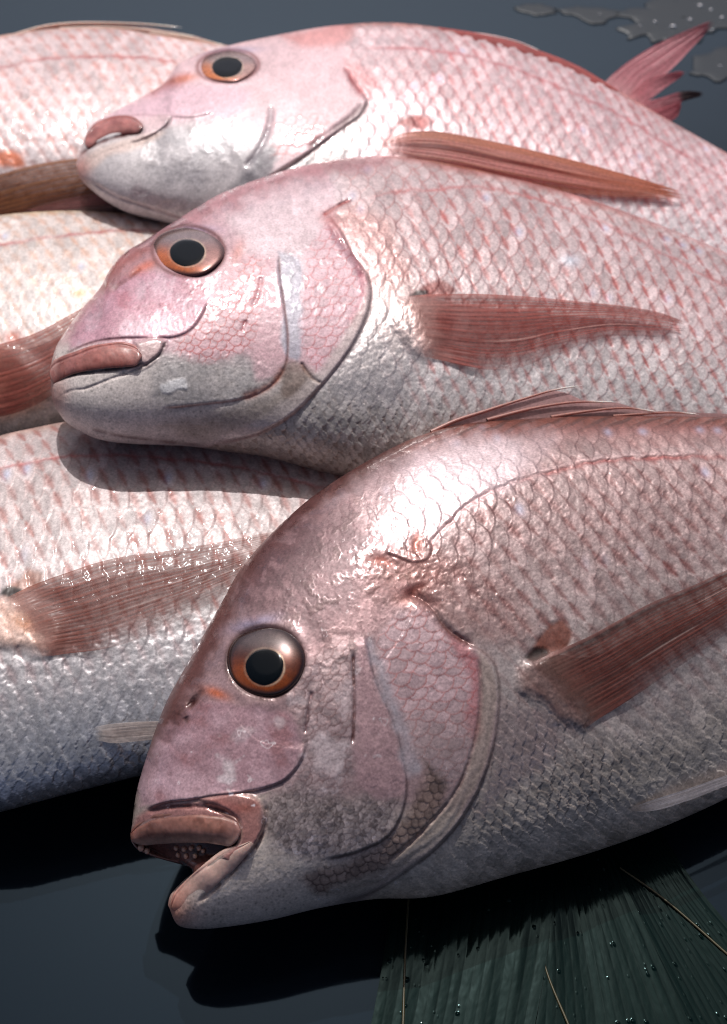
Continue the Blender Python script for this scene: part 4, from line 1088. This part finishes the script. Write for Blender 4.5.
fin(Ff, 'pectoral_fin', [(4, 599), (20, 591), (38, 583), (66, 573), (96, 563), (127, 556), (160, 552), (192, 547), (230, 540), (266, 533), (310, 527)],
    [(42, 656), (50, 656), (64, 654), (82, 652), (98, 650), (120, 645), (150, 634), (190, 614), (230, 592), (266, 572), (310, 545)],
    21, lambda u, v: 4+14*np.sin(np.pi*np.clip(u*1.1, 0, 1)*.5)*(1-.75*v)+4*np.exp(-(v/.1)**2)*(1-u), pec_col(lin(170, 124, 114), lin(150, 84, 70), lin(104, 54, 46), lin(176, 104, 84), a0=.9, a1=.6, lowa=.3), ridge=1.2, seed=33, ragged=.05)
fin(Ff, 'pelvic_fin', [(94, 727), (110, 724), (130, 722), (158, 721), (200, 722), (230, 726)], [(96, 740), (112, 743), (130, 742), (158, 739), (200, 734), (230, 728)],
    4, lambda u, v: 7+8*u-3*v, pec_col(lin(200, 190, 186), lin(222, 208, 200), lin(180, 158, 148), lin(240, 232, 228), lowa=.95), ridge=1, seed=35, nv=50)

Ef = flank_fish(dict(
    st=[(-230, 330, -230, 365), (-190, 288, -190, 410), (-130, 248, -130, 436), (-60, 224, -60, 448), (0, 215, 0, 447), (66, 210.5, 60, 440), (110, 212, 100, 434), (160, 217, 150, 428), (230, 230, 220, 415), (320, 252, 310, 398), (400, 282, 395, 380), (460, 310, 460, 360), (500, 328, 500, 352)],
    hm=[20, 56, 78, 86, 88, 88, 86, 82, 74, 60, 42, 28, 20], ref=(60, 325), zc=.030, tilt=10, roll=0, nose=80, plain=lin(196, 178, 172), dx=1.4, dt=1.5),
    [(-10, 247), (0, 245.5), (33, 239), (66, 235), (100, 232), (132, 230), (170, 232)],
    dict(back=lin(200, 178, 146), upper=lin(212, 200, 195), mid=lin(212, 203, 200), low=lin(214, 200, 190), belly=lin(176, 160, 150), b0=1.0, b1=.85), 17, 21, lin(200, 140, 104), .55, lin(206, 170, 150), .35, 52)
F = Ef; x, y = F.x, F.y
pb = region(F, [(-20, 350), (10, 350), (40, 370), (48, 400), (20, 415), (-20, 420)], 8, 4)
mix(F, lin(206, 160, 134), pb*.75); mix(F, lin(190, 120, 60), blob(F, 4, 385, 14, 14, 0, wob=.6)*.6); F.big += 5*pb; pores(F, pb, .9, 5, .2, 37)
mix(F, lin(190, 84, 56), blob(F, 13, 337, 9, 7, -20, wob=.6)*.8)
mix(F, lin(214, 160, 80), blob(F, 80, 293, 6, 4, 10, wob=.7)*.6)
LE = thing('sea_bream', 'whitish fish at left, its sunlit flank tucked under two fish heads', 'fish', tuple(at_z(60, 325, 0)), 'sea bream laid out on the wet table')
finish_body(Ef, LE, np.array(LE.location))
fin(Ef, 'pectoral_fin', [(-30, 352), (0, 344), (33, 334), (66, 317), (90, 304), (130, 290), (170, 285)], [(-20, 420), (16, 413), (32, 407), (50, 397), (75, 380), (110, 350), (170, 300)],
    13, lambda u, v: 5+9*np.sin(np.pi*np.clip(u*1.1, 0, 1)*.5)*(1-.75*v), pec_col(lin(200, 136, 118), lin(172, 94, 82), lin(116, 58, 52), lin(186, 104, 90), lowa=.6), ridge=1.1, seed=43)

Df = flank_fish(dict(
    st=[(-270, 172, -270, 192), (-230, 138, -230, 212), (-160, 92, -160, 226), (-80, 56, -80, 230), (0, 35.5, 0, 228), (55, 28.6, 55, 226), (110, 28, 110, 222), (165, 36, 165, 216), (231, 46, 231, 208), (320, 62, 320, 190), (400, 76, 400, 168), (480, 88, 480, 146), (560, 96, 560, 128), (604, 92, 630, 122)],
    hm=[20, 50, 74, 84, 88, 88, 86, 82, 76, 62, 46, 32, 22, 12], ref=(60, 130), zc=.030, tilt=11, roll=0, nose=80, plain=lin(200, 178, 174), dx=1.5, dt=1.6),
    [(-10, 70), (0, 68), (40, 59.5), (88, 56.6), (132, 57), (160, 59.5), (220, 68)],
    dict(back=lin(206, 160, 140), upper=lin(214, 192, 192), mid=lin(212, 198, 198), low=lin(206, 184, 184), belly=lin(176, 150, 144), b0=1.0, b1=.88), 15, 20, lin(196, 124, 112), .7, lin(206, 164, 154), .4, 62)
F = Df; x, y = F.x, F.y
mix(F, lin(206, 100, 44), region(F, [(-10, 158), (4, 150), (22, 156), (26, 164), (0, 166)], 4, 3)*.85)
mt = region(F, [(-10, 90), (60, 110), (90, 150), (40, 168), (-10, 160)], 14, 10); mix(F, lin(150, 100, 90), mt*sstep(.55, .72, fbm(x, y, 7, 3, 5))*.55)
LD = thing('sea_bream', 'farthest fish at upper left, its torn pink tail raised behind the others', 'fish', tuple(at_z(60, 130, 0)), 'sea bream laid out on the wet table')
finish_body(Df, LD, np.array(LD.location))
fin(Df, 'pectoral_fin', [(-30, 182), (0, 174), (33, 165), (75, 158.5), (120, 158), (170, 162)], [(-20, 222), (4, 217), (22, 212), (60, 204), (110, 192), (170, 176)],
    10, lambda u, v: 6+8*np.sin(np.pi*np.clip(u*1.1, 0, 1)*.5)*(1-.75*v), pec_col(lin(170, 110, 90), lin(176, 122, 84), lin(112, 66, 48), lin(190, 140, 120), lowa=.9), ridge=1.1, seed=53)
fin(Df, 'pelvic_fin', [(14, 214), (40, 206), (70, 198), (100, 194), (130, 196)], [(16, 217), (45, 213), (75, 209), (105, 207), (130, 204)],
    5, lambda u, v: 16+6*u-3*v, pec_col(lin(170, 120, 124), lin(170, 116, 120), lin(70, 34, 34), lin(190, 150, 150), lowa=.9), ridge=1.6, seed=55, nv=50)
DFd = fin(Df, 'dorsal_fin', [(12, 35), (44, 27), (80, 24), (110, 23.5), (150, 28), (190, 35), (225, 45), (260, 52)], [(12, 36), (44, 31), (80, 30), (110, 30), (150, 35), (190, 41), (225, 48), (260, 54)],
    10, lambda u, v: 2-1.5*v, dor_col(lin(196, 160, 150), lin(176, 130, 124)), ridge=.4, seed=10, nv=24, flat=True)
for pts, w in (([(14, 35), (44, 26.5), (80, 23), (110, 23), (150, 24.5), (182, 27.5)], 1.7), ([(60, 29), (100, 27.5), (137, 29), (170, 33), (199, 37)], 1.6), ([(150, 33), (190, 38), (226, 45.5)], 1.5)):
    spine(Df, pts, w, .7, lin(216, 190, 176), lin(226, 214, 200), (3, 5), DFd)
# torn tail fin: lobes that share the tail root
def tail_col(dark=False):
    def f(u, v, rib, fine):
        c = np.array(lin(226, 142, 150))*(1-.32*(1-np.clip(rib*1.3, 0, 1))[..., None])
        c = c*(.85+.3*fbm(u*5, v*14, 1., 3, 4))[..., None]
        g = sstep(.2, 0, u)[..., None]*.5; c = c*(1-g)+lin(226, 180, 180)*g
        if dark:
            g = sstep(.60, .72, u)[..., None]; c = c*(1-g)+lin(70, 50, 52)*g
        return c, np.clip(.97+0*u, 0, 1)
    return f
TZ = dict(flat=True, nu=60, nv=60)
tl = fin(Df, 'caudal_fin', [(600, 88), (612, 75), (650, 48), (688, 30), (715, 19.5)], [(640, 108), (650, 84), (668, 72), (690, 50), (714, 23)], 22, lambda u, v: 4+26*u-6*v, tail_col(), ridge=1.2, seed=60, ragged=.07, **TZ)
for i_, (up, lo, dk) in enumerate((([(628, 96), (648, 80), (662, 75), (688, 69.5)], [(640, 108), (652, 98), (668, 86), (687, 73)], False),
                   ([(636, 104), (660, 98), (684, 91), (709, 93)], [(646, 118), (660, 112), (676, 104), (706, 95)], True),
                   ([(642, 112), (660, 108), (674, 104), (683, 101)], [(660, 124), (668, 122), (676, 118), (682, 104)], False))):
    fin(Df, 'fin_lobe', up, lo, 9, lambda u, v: 4+20*u-6*v-2*i_, tail_col(dk), ridge=1.2, ragged=.1, seed=61+i_, parent=tl, **TZ)
# ================================================================== wet black table, water, leaves
def ground_mesh(name, pts, mat, z, kind=None):
    o = raw_mesh(name, pts, [[0, 1, 2, 3]], mat, smooth=False)
    if kind: o['kind'] = kind
    return o

M_TABLE, N, L, P = new_mat('wet_black_table')
tc = N.new('ShaderNodeTexCoord'); sx = N.new('ShaderNodeSeparateXYZ'); L.new(tc.outputs['Object'], sx.inputs[0])
nz = N.new('ShaderNodeTexNoise'); nz.inputs['Scale'].default_value = 6; nz.inputs['Detail'].default_value = 4
L.new(tc.outputs['Object'], nz.inputs['Vector'])
# base colour painted paler towards the far side to stand in for sky reflection
ma = N.new('ShaderNodeMath'); ma.operation = 'MULTIPLY_ADD'; ma.inputs[1].default_value = .12; L.new(nz.outputs['Fac'], ma.inputs[0]); L.new(sx.outputs[1], ma.inputs[2])
far_sheen = N.new('ShaderNodeMapRange'); far_sheen.inputs['From Min'].default_value = .10; far_sheen.inputs['From Max'].default_value = .34; far_sheen.clamp = True
L.new(ma.outputs[0], far_sheen.inputs['Value'])
n2 = N.new('ShaderNodeTexNoise'); n2.inputs['Scale'].default_value = 90; n2.inputs['Detail'].default_value = 5; L.new(tc.outputs['Object'], n2.inputs['Vector'])
mc = N.new('ShaderNodeMix'); mc.data_type = 'RGBA'
mc.inputs[6].default_value = (.0035, .0062, .010, 1); mc.inputs[7].default_value = (.013, .0195, .030, 1)
L.new(far_sheen.outputs[0], mc.inputs[0]); L.new(mc.outputs[2], P.inputs['Base Color'])
mr = N.new('ShaderNodeMapRange'); mr.inputs['To Min'].default_value = .05; mr.inputs['To Max'].default_value = .42
L.new(far_sheen.outputs[0], mr.inputs['Value']); L.new(mr.outputs[0], P.inputs['Roughness'])
P.inputs['IOR'].default_value = 1.27
P.inputs['Specular Tint'].default_value = (.52, .8, 1.08, 1)
ground_mesh('table', [(-1.6, -1.0, 0), (1.6, -1.0, 0), (1.6, 2.2, 0), (-1.6, 2.2, 0)], M_TABLE, 0, 'structure')

# ---- leaves
def leaf_mat():
    m, N, L, P = new_mat('wet_dark_leaf')
    at = N.new('ShaderNodeAttribute'); at.attribute_name = 'Col'
    L.new(at.outputs['Color'], P.inputs['Base Color'])
    P.inputs['Roughness'].default_value = .11; P.inputs['IOR'].default_value = 1.25; P.inputs['Specular Tint'].default_value = (.6, .95, .95, 1)
    P.inputs['Coat Weight'].default_value = 0; P.inputs['Coat Roughness'].default_value = .08
    return m
M_LEAF = leaf_mat()
M_RIB, N, L, P = new_mat('leaf_midrib'); P.inputs['Base Color'].default_value = (*lin(66, 60, 36), 1); P.inputs['Roughness'].default_value = .4

def leaf(label, Lp, Rp, rib, z, seed, nveins=16):
    root = thing('leaf', label, 'leaf', tuple(at_z(np.mean([p[0] for p in rib]), np.mean([p[1] for p in rib]), 0)), 'dark leaves under the front fish')
    og = np.array(root.location)
    nu, nv = 220, 200
    a, b = curve(Lp, nu), curve(Rp, nu)
    u = np.linspace(0, 1, nu)[:, None]; v = np.linspace(0, 1, nv)[None, :]
    x = a[:, :1]*(1-v)+b[:, :1]*v; y = a[:, 1:]*(1-v)+b[:, 1:]*v
    ph = nveins*v+.25*(fbm(u*2+0*v, v*4+0*u, 1, 2, seed)-.5)
    vein = np.abs(np.sin(np.pi*ph))**.6
    fold = fbm(v*5+0*u, u*.7+0*v, 1, 2, seed+3)
    zz = z+.00005*vein+(.0011*(fold-.5)+.0010*np.abs(v-.5))*sstep(0, .3, u)+.0001*(fbm(u*14+0*v, v*24+0*u, 1, 3, seed+7)-.5)
    # water beads
    bx, by = u*60+0*v, v*34+0*u
    ib, jb = np.floor(bx).astype(np.int64), np.floor(by).astype(np.int64)
    d = np.hypot((bx-ib-.3-.4*hsh(ib, jb, seed))*1.0, (by-jb-.3-.4*hsh(ib, jb, seed+1)))
    rr = .16+.3*hsh(ib, jb, seed+2)**3
    on = (hsh(ib, jb, seed+4) < .06*sstep(.35, .65, fbm(u*6+0*v, v*3+0*u, 1, 2, seed+9)))
    zz = zz+on*.0003*rr/.3*np.sqrt(np.clip(1-(d/rr)**2, 0, 1))
    Pn = np.stack([at_z(x[:, k], y[:, k], 0.0) for k in range(nv)], 1)
    # keep the same outline but lift to the sheet height
    d_ = rays(x, y); lam = (zz-CAM[2])/d_[..., 2]; Pn = CAM+d_*lam[..., None]
    col = np.zeros(x.shape+(3,)); col[:] = lin(10, 30, 28, .45)
    col = col*(.6+.8*fbm(v*40+0*u, u*2+0*v, 1, 3, seed))[..., None]*(1-.35*(1-vein)[..., None])
    raw_mesh('blade', Pn.reshape(-1, 3), grid_quads(nu, nv), M_LEAF, col.reshape(-1, 3), None, root, og)
    r = curve(rib, 60)
    V, Q = tube_pts(at_z(r[:, 0], r[:, 1], z+.0006), np.linspace(.0003, .0005, 60))
    raw_mesh('midrib', V, Q, M_RIB, None, None, root, og)
    return root
leaf('dark ribbed leaf with pale upright midrib, leftmost of those under the front fish', [(404, 850), (388, 930), (374, 1010), (352, 1100)], [(556, 870), (547, 954), (535, 1024), (515, 1110)], [(409, 890), (405, 960), (403, 1024), (400, 1100)], .0046, 5)
leaf('dark beaded leaf with yellow midrib, between the two neighbouring leaves', [(538, 850), (533, 954), (525, 1024), (505, 1110)], [(600, 830), (640, 916), (690, 1024), (730, 1110)], [(536, 920), (545, 966), (568, 1024), (600, 1100)], .0030, 6)
leaf('dark folded leaf with yellow midrib, rightmost below the pelvic fin', [(590, 820), (630, 916), (680, 1024), (720, 1110)], [(640, 800), (700, 890), (760, 960), (860, 1090)], [(620, 868), (652, 890), (727, 954), (800, 1020)], .0015, 8, 18)

# ---- water film and beads on the far part of the table
M_WATER, N, L, P = new_mat('water_film')
P.inputs['Base Color'].default_value = (.017, .024, .033, 1); P.inputs['Roughness'].default_value = .38; P.inputs['IOR'].default_value = 1.28

def puddle(pts, seed):
    P2 = curve(np.vstack([pts, pts[:1]]), 140)[:-1]
    c = P2.mean(0)
    P2 = c+(P2-c)*(1+.9*(fbm(P2[:, 0], P2[:, 1], 12, 4, seed)-.5))[:, None]
    n = len(P2); rings = [1, .985, .9, .6, .25, .02]; zs = [.0002, .0004, .0005, .0005, .0005, .0005]
    V = np.concatenate([np.stack([at_z(c[0]+(p[0]-c[0])*k, c[1]+(p[1]-c[1])*k, z) for p in P2]) for k, z in zip(rings, zs)])
    o = raw_mesh('water_film', V, grid_quads(len(rings), n, closed=True), M_WATER); o['kind'] = 'structure'
for i, p in enumerate(([(511, 7), (525, 4), (548, 6), (558, 10), (545, 15), (525, 13)],
          [(552, 9), (580, 6), (600, 8), (622, 12), (610, 20), (590, 22), (572, 16)],
          [(618, 14), (650, 2), (690, -6), (740, -10), (760, 20), (720, 30), (690, 40), (668, 44), (640, 36), (626, 40), (618, 30), (640, 22)],
          [(690, 58), (715, 50), (745, 48), (750, 70), (722, 80), (704, 78), (690, 70)])):
    puddle(np.array(p, float), 70+i)
M_BEAD, N, L, P = new_mat('water_bead')
P.inputs['Base Color'].default_value = (.9, .95, 1, 1); P.inputs['Transmission Weight'].default_value = 1; P.inputs['Roughness'].default_value = .03; P.inputs['IOR'].default_value = 1.33
vs, qs, n0 = [], [], 0
beads = [(673, 27, 3.6), (690, 20, 2.6), (700, 6, 3.2), (711, 10, 2.2), (655, 22, 2.2), (712, 30, 2.0), (722, 18, 2.6), (640, 26, 1.4), (684, 34, 1.6), (600, 14, 1.2), (720, 66, 1.6)]
for (bx, by, br) in beads:
    c = at_z(bx, by, .001); r = br*np.linalg.norm(c-CAM)/FPX
    r *= .7; a = np.linspace(0, 2*np.pi, 14, endpoint=False)[None]; t = np.linspace(.02, np.pi/2, 7)[:, None]
    v = np.stack([c[0]+r*1.2*np.sin(t)*np.cos(a), c[1]+r*1.2*np.sin(t)*np.sin(a), c[2]+r*.8*np.cos(t)+0*a], -1).reshape(-1, 3)
    vs.append(v); qs.append(grid_quads(7, 14, base=n0, closed=True)); n0 += len(v)
o = raw_mesh('water_beads', np.concatenate(vs), np.concatenate(qs), M_BEAD); o['kind'] = 'stuff'

# ================================================================== light, world, camera
SUN_EL, SUN_AZ = 58.0, -4.0        # azimuth from +Y towards +X
w = bpy.data.worlds.new('World'); S.world = w; w.use_nodes = True
N, L = w.node_tree.nodes, w.node_tree.links
sk = N.new('ShaderNodeTexSky'); sk.sky_type = 'NISHITA'; sk.sun_disc = False; sk.air_density = .25; sk.dust_density = 3.5; sk.ozone_density = 0.3
sk.sun_elevation = math.radians(SUN_EL); sk.sun_rotation = math.radians(SUN_AZ)
L.new(sk.outputs[0], N['Background'].inputs['Color']); N['Background'].inputs['Strength'].default_value = .125
sl = bpy.data.lights.new('sun', 'SUN'); sl.energy = 3.0; sl.angle = math.radians(.53); sl.color = (1, .985, .975)
so = bpy.data.objects.new('sun', sl); COL.objects.link(so)
so.rotation_euler = (-math.radians(90-SUN_EL), 0, -math.radians(SUN_AZ))
cd = bpy.data.cameras.new('camera'); co = bpy.data.objects.new('camera', cd); COL.objects.link(co)
co.location = CAM; co.rotation_euler = (math.radians(90)-EL, 0, 0)
cd.sensor_fit = 'VERTICAL'; cd.sensor_height = 36; cd.lens = FPX/H*36
cd.clip_start = .01; cd.clip_end = 50
cd.dof.use_dof = True; cd.dof.focus_distance = float(np.dot(lift(A, np.array([330.]), np.array([640.]), np.array([70.]))[0]-CAM, FWD))+.012; cd.dof.aperture_fstop = 14.0
S.camera = co
S.view_settings.view_transform = 'Standard'; S.view_settings.look = 'None'
S.view_settings.exposure = -0.08; S.view_settings.gamma = 1
S.render.engine = 'CYCLES'
S.cycles.max_bounces = 8; S.cycles.transparent_max_bounces = 12
S.cycles.use_denoising = True
S.cycles.filter_width = 1.0
